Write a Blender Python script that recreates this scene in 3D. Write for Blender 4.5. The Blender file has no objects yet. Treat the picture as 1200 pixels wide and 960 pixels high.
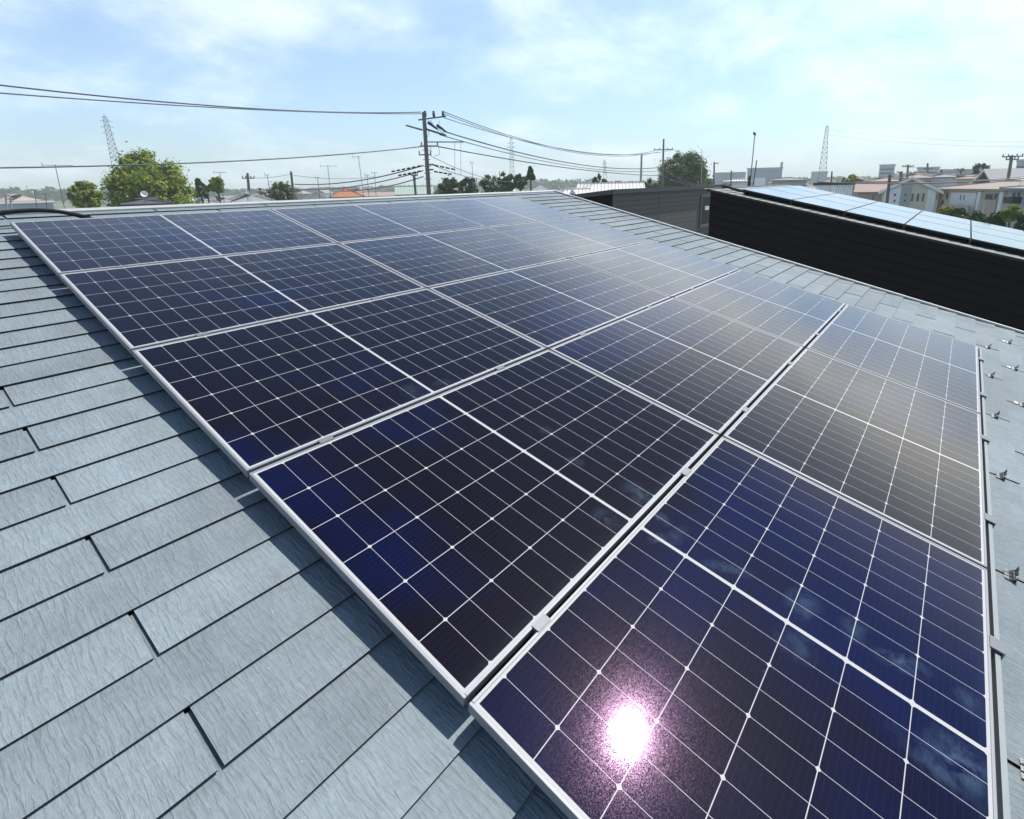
import bpy, math, random
import numpy as np
from mathutils import Matrix, Vector
random.seed(7); rng = np.random.default_rng(11)
C = bpy.context.scene.collection
scn = bpy.context.scene
R = math.radians

# ------------------------------------------------------------------ camera
CX, CY, F = 668.526, 392.998, 605.242           # measured in the 1200 x 960 photograph
CW = np.array([-0.6155, -5.2907, 7.3857])
RW = np.array([[0.5946, -0.8038, -0.0194], [-0.2396, -0.1541, -0.9586], [0.7675, 0.5746, -0.2842]])
u_, s_, vt_ = np.linalg.svd(RW); RW = u_ @ vt_
cam = bpy.data.cameras.new('camera'); cam_o = bpy.data.objects.new('camera', cam); C.objects.link(cam_o)
cam.sensor_width = 36; cam.lens = 36 * F / 1200
cam.shift_x = -(CX - 600) / 1200; cam.shift_y = (CY - 480) / 1200
cam.clip_start = .05; cam.clip_end = 9000
m = Matrix.Identity(4)
for i in range(3):
    m[i][0] = RW[0][i]; m[i][1] = -RW[1][i]; m[i][2] = -RW[2][i]; m[i][3] = CW[i]
cam_o.matrix_world = m
scn.camera = cam_o

# ------------------------------------------------------------------ sky, sun, exposure
SUN = Vector((0.5139, -0.1046, 0.8515)).normalized()
SUN_EL = math.asin(SUN.z); SUN_AZ = math.atan2(SUN.x, SUN.y)
w = bpy.data.worlds.new('World'); scn.world = w; w.use_nodes = True
nt = w.node_tree; nt.nodes.clear()
def N(nt, t, **k):
    n = nt.nodes.new(t)
    for a, v in k.items():
        if a.startswith('i_'): n.inputs[int(a[2:]) if a[2:].isdigit() else a[2:]].default_value = v
        else: setattr(n, a, v)
    return n
out = N(nt, 'ShaderNodeOutputWorld'); bg = N(nt, 'ShaderNodeBackground')
bg.inputs[1].default_value = 0.125
sky = N(nt, 'ShaderNodeTexSky'); sky.sky_type = 'NISHITA'; sky.sun_disc = False
sky.sun_elevation = SUN_EL; sky.sun_rotation = SUN_AZ; sky.altitude = 50; sky.air_density = 1.0; sky.dust_density = 1.4; sky.ozone_density = 1.6
tc = N(nt, 'ShaderNodeTexCoord'); sep = N(nt, 'ShaderNodeSeparateXYZ'); nt.links.new(tc.outputs['Generated'], sep.inputs[0])
def MA(nt, op, a, b=None, c=None, clamp=False):
    n = nt.nodes.new('ShaderNodeMath'); n.operation = op; n.use_clamp = clamp
    for i, v in enumerate((a, b, c)):
        if v is None: continue
        if isinstance(v, (int, float)): n.inputs[i].default_value = v
        else: nt.links.new(v, n.inputs[i])
    return n.outputs[0]
zz = MA(nt, 'ADD', MA(nt, 'MAXIMUM', sep.outputs[2], 0.0), 0.34)
cmb = N(nt, 'ShaderNodeCombineXYZ')
nt.links.new(MA(nt, 'DIVIDE', sep.outputs[0], zz), cmb.inputs[0]); nt.links.new(MA(nt, 'DIVIDE', sep.outputs[1], zz), cmb.inputs[1])
n1 = N(nt, 'ShaderNodeTexNoise', i_Scale=2.1, i_Detail=9.0, i_Roughness=.60, i_Distortion=.15); nt.links.new(cmb.outputs[0], n1.inputs['Vector'])
n2 = N(nt, 'ShaderNodeTexNoise', i_Scale=.8, i_Detail=3.0); nt.links.new(cmb.outputs[0], n2.inputs['Vector'])
cl = N(nt, 'ShaderNodeMapRange', i_1=.46, i_2=.72); cl.interpolation_type = 'SMOOTHSTEP'
nt.links.new(MA(nt, 'ADD', MA(nt, 'MULTIPLY', n1.outputs[0], .62), MA(nt, 'MULTIPLY', n2.outputs[0], .45)), cl.inputs[0])
sd = N(nt, 'ShaderNodeVectorMath', operation='DOT_PRODUCT'); nt.links.new(tc.outputs['Generated'], sd.inputs[0]); sd.inputs[1].default_value = SUN
aur = MA(nt, 'POWER', MA(nt, 'MAXIMUM', sd.outputs['Value'], 0.0), 3.5)          # thin cloud is brighter towards the sun
cs_ = N(nt, 'ShaderNodeVectorMath', operation='SCALE'); cs_.inputs[0].default_value = (7.5, 8.3, 8.8); bd = N(nt, 'ShaderNodeVectorMath', operation='DOT_PRODUCT'); nt.links.new(tc.outputs['Generated'], bd.inputs[0]); bd.inputs[1].default_value = (.927, .032, .375)
bank = N(nt, 'ShaderNodeMapRange', i_1=.83, i_2=.98); bank.interpolation_type = 'SMOOTHSTEP'; nt.links.new(bd.outputs['Value'], bank.inputs[0]); bz = N(nt, 'ShaderNodeMapRange', i_1=.25, i_2=.36); bz.interpolation_type = 'SMOOTHSTEP'; nt.links.new(sep.outputs[2], bz.inputs[0]); bank_ = MA(nt, 'MULTIPLY', bank.outputs[0], bz.outputs[0])   # a bright cloud bank low under the sun
nt.links.new(MA(nt, 'ADD', MA(nt, 'ADD', MA(nt, 'MULTIPLY', aur, .3), MA(nt, 'MULTIPLY', bank_, .7)), 1.0), cs_.inputs['Scale'])
cmix = N(nt, 'ShaderNodeMix', data_type='RGBA')
low_ = N(nt, 'ShaderNodeMapRange', i_1=.36, i_2=.60, i_3=1.0, i_4=.0); low_.interpolation_type = 'SMOOTHSTEP'; nt.links.new(sep.outputs[2], low_.inputs[0])   # the cloud thins out overhead
tint = N(nt, 'ShaderNodeMix', data_type='RGBA', blend_type='MULTIPLY'); tint.inputs['Factor'].default_value = 1; tint.inputs['B'].default_value = (.72, .96, 1.16, 1)
nt.links.new(sky.outputs[0], tint.inputs['A'])
nt.links.new(MA(nt, 'MULTIPLY', MA(nt, 'ADD', MA(nt, 'ADD', MA(nt, 'MULTIPLY', cl.outputs[0], .62), MA(nt, 'MULTIPLY', bank_, .45)), .17, clamp=True), low_.outputs[0]), cmix.inputs['Factor'])
dk = N(nt, 'ShaderNodeMapRange', i_1=.28, i_2=.60, i_3=1.0, i_4=.62); dk.interpolation_type = 'SMOOTHSTEP'; nt.links.new(sep.outputs[2], dk.inputs[0])     # deeper blue overhead
ts = N(nt, 'ShaderNodeVectorMath', operation='SCALE'); nt.links.new(tint.outputs['Result'], ts.inputs[0]); nt.links.new(dk.outputs[0], ts.inputs['Scale'])
nt.links.new(ts.outputs[0], cmix.inputs['A']); 
wm = N(nt, 'ShaderNodeMix', data_type='RGBA', blend_type='MULTIPLY'); nt.links.new(bank_, wm.inputs['Factor']); nt.links.new(cs_.outputs[0], wm.inputs['A']); wm.inputs['B'].default_value = (1, .92, .82, 1)
nt.links.new(wm.outputs['Result'], cmix.inputs['B'])
nt.links.new(cmix.outputs['Result'], bg.inputs[0]); nt.links.new(bg.outputs[0], out.inputs[0])
sl = bpy.data.lights.new('sun', 'SUN'); sl.energy = 4.6; sl.angle = R(.53); sl.color = (1, .95, .87)
so = bpy.data.objects.new('sun', sl); C.objects.link(so); so.rotation_euler = (-SUN).to_track_quat('-Z', 'Y').to_euler()
scn.view_settings.view_transform = 'Standard'; scn.view_settings.look = 'None'
scn.view_settings.exposure = 0.32; scn.view_settings.gamma = 1
scn.render.engine = 'CYCLES'
scn.cycles.max_bounces = 6; scn.cycles.volume_bounces = 1; scn.cycles.transparent_max_bounces = 8

# ------------------------------------------------------------------ measuring helpers
def ray(px, py): return RW.T @ np.array([(px - CX) / F, (py - CY) / F, 1.0])
def at(px, py, D):
    d = ray(px, py); return CW + d * (D / math.hypot(d[0], d[1]))
def at_y(px, py, Y): d = ray(px, py); return CW + d * ((Y - CW[1]) / d[1])
def at_x(px, py, X): d = ray(px, py); return CW + d * ((X - CW[0]) / d[0])
TH = R(13.329)
Z0 = 7.2
def slope_frame(o, th=TH):        # local x along the courses, y up the slope, z out of the roof
    c, s = math.cos(th), math.sin(th)
    return Matrix(((1, 0, 0, o[0]), (0, c, -s, o[1]), (0, s, c, o[2]), (0, 0, 0, 1)))
MR = slope_frame((0, 0, Z0))

# ------------------------------------------------------------------ object helpers
def prop(o, label, cat, group=None, kind=None):
    if label: o['label'] = label
    if cat: o['category'] = cat
    if group: o['group'] = group
    if kind: o['kind'] = kind
    return o
def thing(name, label, cat, loc=(0, 0, 0), rz=0, group=None, mat=None):
    o = bpy.data.objects.new(name, None); C.objects.link(o); o.empty_display_size = .1
    if mat is not None: o.matrix_world = mat
    else: o.location = loc; o.rotation_euler = (0, 0, rz)
    return prop(o, label, cat, group)
class MB:
    def __init__(s): s.v = []; s.f = []; s.mi = []
    def add(s, vs, fs, mi=0):
        b = len(s.v); s.v += [tuple(map(float, v)) for v in vs]; s.f += [tuple(b + i for i in f) for f in fs]; s.mi += [mi] * len(fs); return s
    def box(s, x0, x1, y0, y1, z0, z1, mi=0):
        return s.add([(x0, y0, z0), (x1, y0, z0), (x1, y1, z0), (x0, y1, z0), (x0, y0, z1), (x1, y0, z1), (x1, y1, z1), (x0, y1, z1)],
                     [(0, 3, 2, 1), (4, 5, 6, 7), (0, 1, 5, 4), (1, 2, 6, 5), (2, 3, 7, 6), (3, 0, 4, 7)], mi)
    def hexa(s, lo, hi, mi=0):       # lo, hi: four corners each, same winding
        return s.add(list(lo) + list(hi), [(0, 3, 2, 1), (4, 5, 6, 7), (0, 1, 5, 4), (1, 2, 6, 5), (2, 3, 7, 6), (3, 0, 4, 7)], mi)
    def tube(s, pts, r, n=8, r2=None, mi=0, caps=True):
        pts = [np.array(p, float) for p in pts]; k = len(pts); rings = []
        for i, p in enumerate(pts):
            d = pts[min(i + 1, k - 1)] - pts[max(i - 1, 0)]; d /= np.linalg.norm(d) + 1e-9
            a = np.array([0, 0, 1.]) if abs(d[2]) < .9 else np.array([1., 0, 0])
            e = np.cross(d, a); e /= np.linalg.norm(e); g = np.cross(e, d)
            rr = r if r2 is None else r + (r2 - r) * i / (k - 1)
            rings.append([p + rr * (math.cos(t) * e + math.sin(t) * g) for t in np.arange(n) * 2 * math.pi / n])
        vs = [v for ring in rings for v in ring]
        fs = [(i * n + j, i * n + (j + 1) % n, (i + 1) * n + (j + 1) % n, (i + 1) * n + j) for i in range(k - 1) for j in range(n)]
        if caps: fs += [tuple(range(n))[::-1], tuple((k - 1) * n + j for j in range(n))]
        return s.add(vs, fs, mi)
    def beam(s, a, b, w, h=None, mi=0):
        return s.tube([a, b], w * .7, 4, mi=mi)
    def lathe(s, prof, c=(0, 0, 0), n=12, mi=0):
        vs = [(c[0] + r * math.cos(t), c[1] + r * math.sin(t), c[2] + z) for r, z in prof for t in np.arange(n) * 2 * math.pi / n]
        k = len(prof)
        fs = [(i * n + j, i * n + (j + 1) % n, (i + 1) * n + (j + 1) % n, (i + 1) * n + j) for i in range(k - 1) for j in range(n)]
        fs += [tuple(range(n))[::-1], tuple((k - 1) * n + j for j in range(n))]
        return s.add(vs, fs, mi)
    def build(s, name, mats, parent=None, mat=None, smooth=False, loc=None):
        me = bpy.data.meshes.new(name); me.from_pydata(s.v, [], s.f)
        for q in (mats if isinstance(mats, (list, tuple)) else [mats]): me.materials.append(q)
        if any(s.mi): me.polygons.foreach_set('material_index', s.mi)
        if smooth: me.polygons.foreach_set('use_smooth', [True] * len(s.f))
        me.update()
        o = bpy.data.objects.new(name, me); C.objects.link(o)
        if parent is not None: o.parent = parent
        if mat is not None: o.matrix_world = mat
        if loc is not None: o.location = loc
        return o

# ------------------------------------------------------------------ materials
def material(name):
    mt = bpy.data.materials.new(name); mt.use_nodes = True
    nt = mt.node_tree; return mt, nt, nt.nodes['Principled BSDF']
def plain(name, col, rough=.6, metal=0.0, var=.12, scale=3.0, bump=0.0, bscale=40.0, spec=.4, coord='Object', island=0.0):
    mt, nt, b = material(name)
    tc = N(nt, 'ShaderNodeTexCoord')
    ns = N(nt, 'ShaderNodeTexNoise', i_Scale=scale, i_Detail=5.0, i_Roughness=.6); nt.links.new(tc.outputs[coord], ns.inputs['Vector'])
    f = MA(nt, 'ADD', MA(nt, 'MULTIPLY', ns.outputs[0], var * 2), 1 - var)
    if island:
        g = N(nt, 'ShaderNodeNewGeometry')
        f = MA(nt, 'MULTIPLY', f, MA(nt, 'ADD', MA(nt, 'MULTIPLY', g.outputs['Random Per Island'], island * 2), 1 - island))
    mx = N(nt, 'ShaderNodeVectorMath', operation='SCALE'); mx.inputs[0].default_value = col; nt.links.new(f, mx.inputs['Scale'])
    nt.links.new(mx.outputs[0], b.inputs['Base Color'])
    b.inputs['Roughness'].default_value = rough; b.inputs['Metallic'].default_value = metal; b.inputs['Specular IOR Level'].default_value = spec
    if bump:
        n2 = N(nt, 'ShaderNodeTexNoise', i_Scale=bscale, i_Detail=4.0); nt.links.new(tc.outputs[coord], n2.inputs['Vector'])
        bp = N(nt, 'ShaderNodeBump', i_Strength=bump, i_Distance=.01); nt.links.new(n2.outputs[0], bp.inputs['Height']); nt.links.new(bp.outputs[0], b.inputs['Normal'])
    return mt
def striped(name, col, axis=2, period=.2, dark=.55, width=.08, rough=.7, var=.1, vert=0.0):
    """boards or siding: thin dark joints every `period` metres along a local axis"""
    mt, nt, b = material(name)
    tc = N(nt, 'ShaderNodeTexCoord'); sp = N(nt, 'ShaderNodeSeparateXYZ'); nt.links.new(tc.outputs['Object'], sp.inputs[0])
    fr = MA(nt, 'FRACT', MA(nt, 'DIVIDE', sp.outputs[axis], period))
    ln = MA(nt, 'LESS_THAN', fr, width)
    mp = N(nt, 'ShaderNodeMapping'); mp.inputs['Scale'].default_value = (1.5, 1.5, 14) if axis == 2 else (14, 1.5, 1.5)
    nt.links.new(tc.outputs['Object'], mp.inputs[0])
    ns = N(nt, 'ShaderNodeTexNoise', i_Scale=2.0, i_Detail=6.0, i_Roughness=.65); nt.links.new(mp.outputs[0], ns.inputs['Vector'])
    f = MA(nt, 'MULTIPLY', MA(nt, 'SUBTRACT', 1.0, MA(nt, 'MULTIPLY', ln, 1 - dark)), MA(nt, 'ADD', MA(nt, 'MULTIPLY', ns.outputs[0], var * 2), 1 - var))
    mx = N(nt, 'ShaderNodeVectorMath', operation='SCALE'); mx.inputs[0].default_value = col; nt.links.new(f, mx.inputs['Scale'])
    nt.links.new(mx.outputs[0], b.inputs['Base Color']); b.inputs['Roughness'].default_value = rough; b.inputs['Specular IOR Level'].default_value = .06
    bp = N(nt, 'ShaderNodeBump', i_Strength=.6, i_Distance=.008); nt.links.new(MA(nt, 'SUBTRACT', 1.0, ln), bp.inputs['Height']); nt.links.new(bp.outputs[0], b.inputs['Normal'])
    return mt

def slate_material(name, col):
    mt, nt, b = material(name); L = nt.links.new
    tc = N(nt, 'ShaderNodeTexCoord'); g = N(nt, 'ShaderNodeNewGeometry')
    # every slate shifts the pattern so that no two look alike
    rnd = g.outputs['Random Per Island']
    off = N(nt, 'ShaderNodeCombineXYZ'); L(MA(nt, 'MULTIPLY', rnd, 37.0), off.inputs[0]); L(MA(nt, 'MULTIPLY', rnd, 91.0), off.inputs[1])
    va = N(nt, 'ShaderNodeVectorMath', operation='ADD'); L(tc.outputs['Object'], va.inputs[0]); L(off.outputs[0], va.inputs[1])
    # embossed wavy ripples running down the slope
    nd = N(nt, 'ShaderNodeTexNoise', i_Scale=9.0, i_Detail=2.0); L(va.outputs[0], nd.inputs['Vector'])
    sp = N(nt, 'ShaderNodeSeparateXYZ'); L(va.outputs[0], sp.inputs[0])
    xw = MA(nt, 'ADD', sp.outputs[0], MA(nt, 'MULTIPLY', MA(nt, 'SUBTRACT', nd.outputs[0], .5), .014))
    cv = N(nt, 'ShaderNodeCombineXYZ'); L(MA(nt, 'MULTIPLY', xw, 96.0), cv.inputs[0]); L(MA(nt, 'MULTIPLY', sp.outputs[1], 13.0), cv.inputs[1])
    n1 = N(nt, 'ShaderNodeTexNoise', i_Scale=1.0, i_Detail=2.5, i_Roughness=.5, i_Distortion=.5); L(cv.outputs[0], n1.inputs['Vector'])
    rp = N(nt, 'ShaderNodeMapRange', i_1=.0, i_2=.06); L(MA(nt, 'ABSOLUTE', MA(nt, 'SUBTRACT', n1.outputs[0], .5)), rp.inputs[0]); rp.interpolation_type = 'SMOOTHSTEP'
    n3 = N(nt, 'ShaderNodeTexNoise', i_Scale=260.0, i_Detail=3.0); L(va.outputs[0], n3.inputs['Vector'])
    hgt = MA(nt, 'ADD', MA(nt, 'ADD', MA(nt, 'MULTIPLY', rp.outputs[0], .16), MA(nt, 'MULTIPLY', n1.outputs[0], 2.6)), MA(nt, 'MULTIPLY', n3.outputs[0], .35))
    bp = N(nt, 'ShaderNodeBump', i_Strength=.65, i_Distance=.003); L(hgt, bp.inputs['Height']); L(bp.outputs[0], b.inputs['Normal'])
    # tone: per slate, blotches, darker grooves, pale lichen flecks
    n4 = N(nt, 'ShaderNodeTexNoise', i_Scale=5.0, i_Detail=6.0, i_Roughness=.65); L(va.outputs[0], n4.inputs['Vector'])
    n5 = N(nt, 'ShaderNodeTexNoise', i_Scale=55.0, i_Detail=5.0, i_Roughness=.7); L(va.outputs[0], n5.inputs['Vector'])
    t = MA(nt, 'ADD', MA(nt, 'MULTIPLY', rnd, .14), .86)
    t = MA(nt, 'MULTIPLY', t, MA(nt, 'ADD', MA(nt, 'MULTIPLY', n4.outputs[0], .55), .72))
    t = MA(nt, 'MULTIPLY', t, MA(nt, 'ADD', MA(nt, 'MULTIPLY', n5.outputs[0], .5), .75))
    t = MA(nt, 'MULTIPLY', t, MA(nt, 'ADD', MA(nt, 'MULTIPLY', rp.outputs[0], .07), .94))
    n6 = N(nt, 'ShaderNodeTexNoise', i_Scale=1.1, i_Detail=7.0, i_Roughness=.62); L(tc.outputs['Object'], n6.inputs['Vector'])     # broad weather stains across the courses
    t = MA(nt, 'MULTIPLY', t, MA(nt, 'ADD', MA(nt, 'MULTIPLY', n6.outputs[0], .5), .75))
    mp6 = N(nt, 'ShaderNodeMapping'); mp6.inputs['Scale'].default_value = (26, 2.2, 1); L(va.outputs[0], mp6.inputs[0])
    n7 = N(nt, 'ShaderNodeTexNoise', i_Scale=1.0, i_Detail=4.0); L(mp6.outputs[0], n7.inputs['Vector'])                               # faint run-off streaks
    t = MA(nt, 'MULTIPLY', t, MA(nt, 'ADD', MA(nt, 'MULTIPLY', n7.outputs[0], .24), .88))
    mx = N(nt, 'ShaderNodeVectorMath', operation='SCALE'); mx.inputs[0].default_value = col; L(t, mx.inputs['Scale'])
    fl = N(nt, 'ShaderNodeTexVoronoi', i_Scale=22.0); L(va.outputs[0], fl.inputs['Vector'])
    fm = N(nt, 'ShaderNodeMix', data_type='RGBA'); L(MA(nt, 'MULTIPLY', MA(nt, 'LESS_THAN', fl.outputs['Distance'], .06), .4), fm.inputs['Factor'])
    L(mx.outputs[0], fm.inputs['A']); fm.inputs['B'].default_value = (.42, .45, .43, 1)
    L(fm.outputs['Result'], b.inputs['Base Color']); b.inputs['Roughness'].default_value = .72; b.inputs['Specular IOR Level'].default_value = .22
    return mt

GW, GH = 1.703, 1.115                 # glass size inside the frame
def glass_material(name, cell=(.0009, .0012, .0055), smudge=True, white=.45, sparkle=.012, coat=1.0, cior=1.32, sheen=.07):
    mt, nt, b = material(name); L = nt.links.new
    uv = N(nt, 'ShaderNodeUVMap', uv_map='local'); sp = N(nt, 'ShaderNodeSeparateXYZ'); L(uv.outputs[0], sp.inputs[0])
    ua = N(nt, 'ShaderNodeUVMap', uv_map='array')
    u, v = sp.outputs[0], sp.outputs[1]
    pu, pv, mid = .0930, .1832, .0062
    wd = MA(nt, 'SUBTRACT', MA(nt, 'ABSOLUTE', MA(nt, 'SUBTRACT', u, GW / 2)), mid)         # distance from the middle strip
    vd = MA(nt, 'SUBTRACT', v, (GH - 6 * pv) / 2)
    def near(x, p):                                                                         # distance to the closest multiple of p
        return MA(nt, 'ABSOLUTE', MA(nt, 'SUBTRACT', MA(nt, 'FRACT', MA(nt, 'ADD', MA(nt, 'DIVIDE', x, p), .5)), .5))
    du = MA(nt, 'MULTIPLY', near(wd, pu), pu); dv = MA(nt, 'MULTIPLY', near(vd, pv), pv); d2 = MA(nt, 'MULTIPLY', near(wd, pu * 2), pu * 2)
    mask = MA(nt, 'LESS_THAN', du, .0007)
    mask = MA(nt, 'MAXIMUM', mask, MA(nt, 'LESS_THAN', dv, .0013))
    mask = MA(nt, 'MAXIMUM', mask, MA(nt, 'LESS_THAN', MA(nt, 'ADD', d2, dv), .0082))
    mask = MA(nt, 'MAXIMUM', mask, MA(nt, 'LESS_THAN', wd, .0))
    mask = MA(nt, 'MAXIMUM', mask, MA(nt, 'GREATER_THAN', wd, pu * 9))
    mask = MA(nt, 'MAXIMUM', mask, MA(nt, 'LESS_THAN', vd, 0.0)); mask = MA(nt, 'MAXIMUM', mask, MA(nt, 'GREATER_THAN', vd, pv * 6))
    # thin collector wires inside the cells, barely visible
    bus = MA(nt, 'MULTIPLY', MA(nt, 'LESS_THAN', MA(nt, 'MULTIPLY', near(vd, pv / 10), pv / 10), .00035), .02)
    # cell to cell tone
    ci = N(nt, 'ShaderNodeCombineXYZ'); L(MA(nt, 'FLOOR', MA(nt, 'DIVIDE', u, pu * 2)), ci.inputs[0]); L(MA(nt, 'FLOOR', MA(nt, 'DIVIDE', vd, pv)), ci.inputs[1])
    sa = N(nt, 'ShaderNodeSeparateXYZ'); L(ua.outputs[0], sa.inputs[0]); L(MA(nt, 'FLOOR', MA(nt, 'ADD', MA(nt, 'MULTIPLY', sa.outputs[0], 3.1), MA(nt, 'MULTIPLY', sa.outputs[1], 1.7))), ci.inputs[2])
    wn = N(nt, 'ShaderNodeTexWhiteNoise', noise_dimensions='3D'); L(ci.outputs[0], wn.inputs['Vector'])
    big = N(nt, 'ShaderNodeTexNoise', noise_dimensions='4D', i_Scale=.95, i_Detail=3.0, i_W=11.0); L(ua.outputs[0], big.inputs['Vector'])
    tone = MA(nt, 'ADD', MA(nt, 'MULTIPLY', wn.outputs[0], .24), .88)
    pur = N(nt, 'ShaderNodeMix', data_type='RGBA'); pur.inputs['A'].default_value = (.0001, .0022, .031, 1); pur.inputs['B'].default_value = (.0026, .0004, .0030, 1)  # blue patches put the glass's angle-dependent reflection into the cell colour
    first = MA(nt, 'MULTIPLY', MA(nt, 'GREATER_THAN', sa.outputs[1], 4.6), MA(nt, 'LESS_THAN', sa.outputs[0], 1.734))        # blue reflection painted into the cell colour of the glare panel
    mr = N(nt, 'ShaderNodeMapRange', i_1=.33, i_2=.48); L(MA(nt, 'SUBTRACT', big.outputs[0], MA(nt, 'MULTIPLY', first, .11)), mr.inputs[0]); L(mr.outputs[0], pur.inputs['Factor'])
    cs = N(nt, 'ShaderNodeVectorMath', operation='SCALE'); L(pur.outputs['Result'], cs.inputs[0]); L(tone, cs.inputs['Scale'])
    c1 = N(nt, 'ShaderNodeMix', data_type='RGBA'); L(bus, c1.inputs['Factor']); L(cs.outputs[0], c1.inputs['A']); c1.inputs['B'].default_value = (.5, .5, .52, 1)
    c2 = N(nt, 'ShaderNodeMix', data_type='RGBA'); L(mask, c2.inputs['Factor']); L(c1.outputs['Result'], c2.inputs['A']); c2.inputs['B'].default_value = (white, white, white, 1)
    col = c2.outputs['Result']
    nf = N(nt, 'ShaderNodeTexNoise', i_Scale=16.0, i_Detail=7.0, i_Roughness=.7, i_Distortion=.6); L(ua.outputs[0], nf.inputs['Vector'])
    dust = N(nt, 'ShaderNodeTexNoise', i_Scale=2.2, i_Detail=5.0); L(ua.outputs[0], dust.inputs['Vector'])
    be = N(nt, 'ShaderNodeMapRange', i_1=GH - .055, i_2=GH); L(v, be.inputs[0])               # grime washed down to the lower frame edge
    dm = MA(nt, 'ADD', MA(nt, 'MULTIPLY', dust.outputs[0], .004), MA(nt, 'MULTIPLY', MA(nt, 'POWER', be.outputs[0], 2.0), MA(nt, 'MULTIPLY', nf.outputs[0], .05)))
    if smudge:                                             # dried hand and wipe marks where the panels were carried
        spots = SMUDGES; acc = None
        for (x, y, rx, ry, a, k) in spots:
            mp = N(nt, 'ShaderNodeMapping', vector_type='TEXTURE'); mp.inputs['Location'].default_value = (x, y, 0); mp.inputs['Rotation'].default_value = (0, 0, a); mp.inputs['Scale'].default_value = (rx, ry, 1)
            L(ua.outputs[0], mp.inputs[0])
            ln = N(nt, 'ShaderNodeVectorMath', operation='LENGTH'); L(mp.outputs[0], ln.inputs[0])
            e = MA(nt, 'MULTIPLY', MA(nt, 'SUBTRACT', 1.0, ln.outputs['Value'], clamp=True), k)
            acc = e if acc is None else MA(nt, 'MAXIMUM', acc, e)
        sm = N(nt, 'ShaderNodeMapRange', i_1=.40, i_2=.66); L(nf.outputs[0], sm.inputs[0])
        dm = MA(nt, 'ADD', dm, MA(nt, 'MULTIPLY', MA(nt, 'MULTIPLY', acc, sm.outputs[0]), .13), clamp=True)
    vs = N(nt, 'ShaderNodeTexVoronoi', i_Scale=11.0); L(ua.outputs[0], vs.inputs['Vector'])          # a few dried drops
    drop = MA(nt, 'MULTIPLY', MA(nt, 'LESS_THAN', vs.outputs['Distance'], MA(nt, 'MULTIPLY', dust.outputs[0], .055)), .06)
    dm = MA(nt, 'ADD', dm, drop, clamp=True)
    c3 = N(nt, 'ShaderNodeMix', data_type='RGBA'); L(dm, c3.inputs['Factor']); L(col, c3.inputs['A']); c3.inputs['B'].default_value = (.26, .42, .60, 1)
    L(c3.outputs['Result'], b.inputs['Base Color'])
    # prismatic solar glass: fine random facets that break the sun's image into sparkle
    f1 = N(nt, 'ShaderNodeTexWhiteNoise', noise_dimensions='3D')
    sn = N(nt, 'ShaderNodeVectorMath', operation='SNAP'); sn.inputs[1].default_value = (.0014, .0014, 1); L(ua.outputs[0], sn.inputs[0]); L(sn.outputs[0], f1.inputs['Vector'])
    g = N(nt, 'ShaderNodeNewGeometry')
    sb = N(nt, 'ShaderNodeVectorMath', operation='SUBTRACT'); L(f1.outputs['Color'], sb.inputs[0]); sb.inputs[1].default_value = (.5, .5, .5)
    f2 = N(nt, 'ShaderNodeTexWhiteNoise', noise_dimensions='3D'); va = N(nt, 'ShaderNodeVectorMath', operation='ADD'); va.inputs[1].default_value = (7.7, 3.3, 0); L(sn.outputs[0], va.inputs[0]); L(va.outputs[0], f2.inputs['Vector'])
    grain = MA(nt, 'POWER', f2.outputs[0], 2.0)
    sc = N(nt, 'ShaderNodeVectorMath', operation='SCALE'); L(sb.outputs[0], sc.inputs[0]); sc.inputs['Scale'].default_value = sparkle
    ad = N(nt, 'ShaderNodeVectorMath', operation='ADD'); L(g.outputs['Normal'], ad.inputs[0]); L(sc.outputs[0], ad.inputs[1])
    nm = N(nt, 'ShaderNodeVectorMath', operation='NORMALIZE'); L(ad.outputs[0], nm.inputs[0]); L(nm.outputs[0], b.inputs['Coat Normal']); L(nm.outputs[0], b.inputs['Normal'])
    b.inputs['IOR'].default_value = 1.45
    L(MA(nt, 'ADD', MA(nt, 'MULTIPLY', grain, .15), .05), b.inputs['Roughness'])
    L(MA(nt, 'ADD', MA(nt, 'MULTIPLY', MA(nt, 'POWER', f1.outputs['Value'], 3.0), .05), .008), b.inputs['Coat Roughness'])
    b.inputs['Sheen Weight'].default_value = sheen; b.inputs['Sheen Roughness'].default_value = .30; b.inputs['Sheen Tint'].default_value = (.80, .88, 1, 1)
    b.inputs['Specular IOR Level'].default_value = .09; b.inputs['Specular Tint'].default_value = (.92, .50, .92, 1)
    b.inputs['Coat Weight'].default_value = coat; b.inputs['Coat IOR'].default_value = cior
    return mt
# smudges in array metres: x along the courses, y down the slope; rx, ry, angle, strength
SMUDGES = [(1.02, 4.52, .07, .10, .2, 1.0), (.80, 4.50, .06, .07, .0, .9), (.97, 4.66, .035, .05, .5, 1.5), (.86, 4.70, .05, .04, .2, 1.4), (.92, 4.74, .10, .04, .1, .8),
           (.93, 4.95, .11, .035, 1.1, 1.5), (.98, 5.20, .09, .07, .4, 1.2), (.80, 5.22, .07, .08, .2, .8), (1.01, 5.36, .07, .06, .2, .9), (.99, 5.50, .10, .045, 1.2, 1.6),
           (.78, 5.66, .09, .10, .5, 1.9), (.72, 5.60, .06, .13, .2, 1.0), (1.0, 5.68, .05, .05, .4, 1.0), (.98, 4.22, .05, .05, .3, .9), (1.06, 4.0, .05, .07, .3, .6),
           (.80, 3.36, .08, .08, 0, .8), (.96, 3.38, .08, .04, 0, .6), (.90, 2.2, .10, .05, 0, .6), (2.4, 4.5, .2, .06, .4, .4)]

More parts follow.
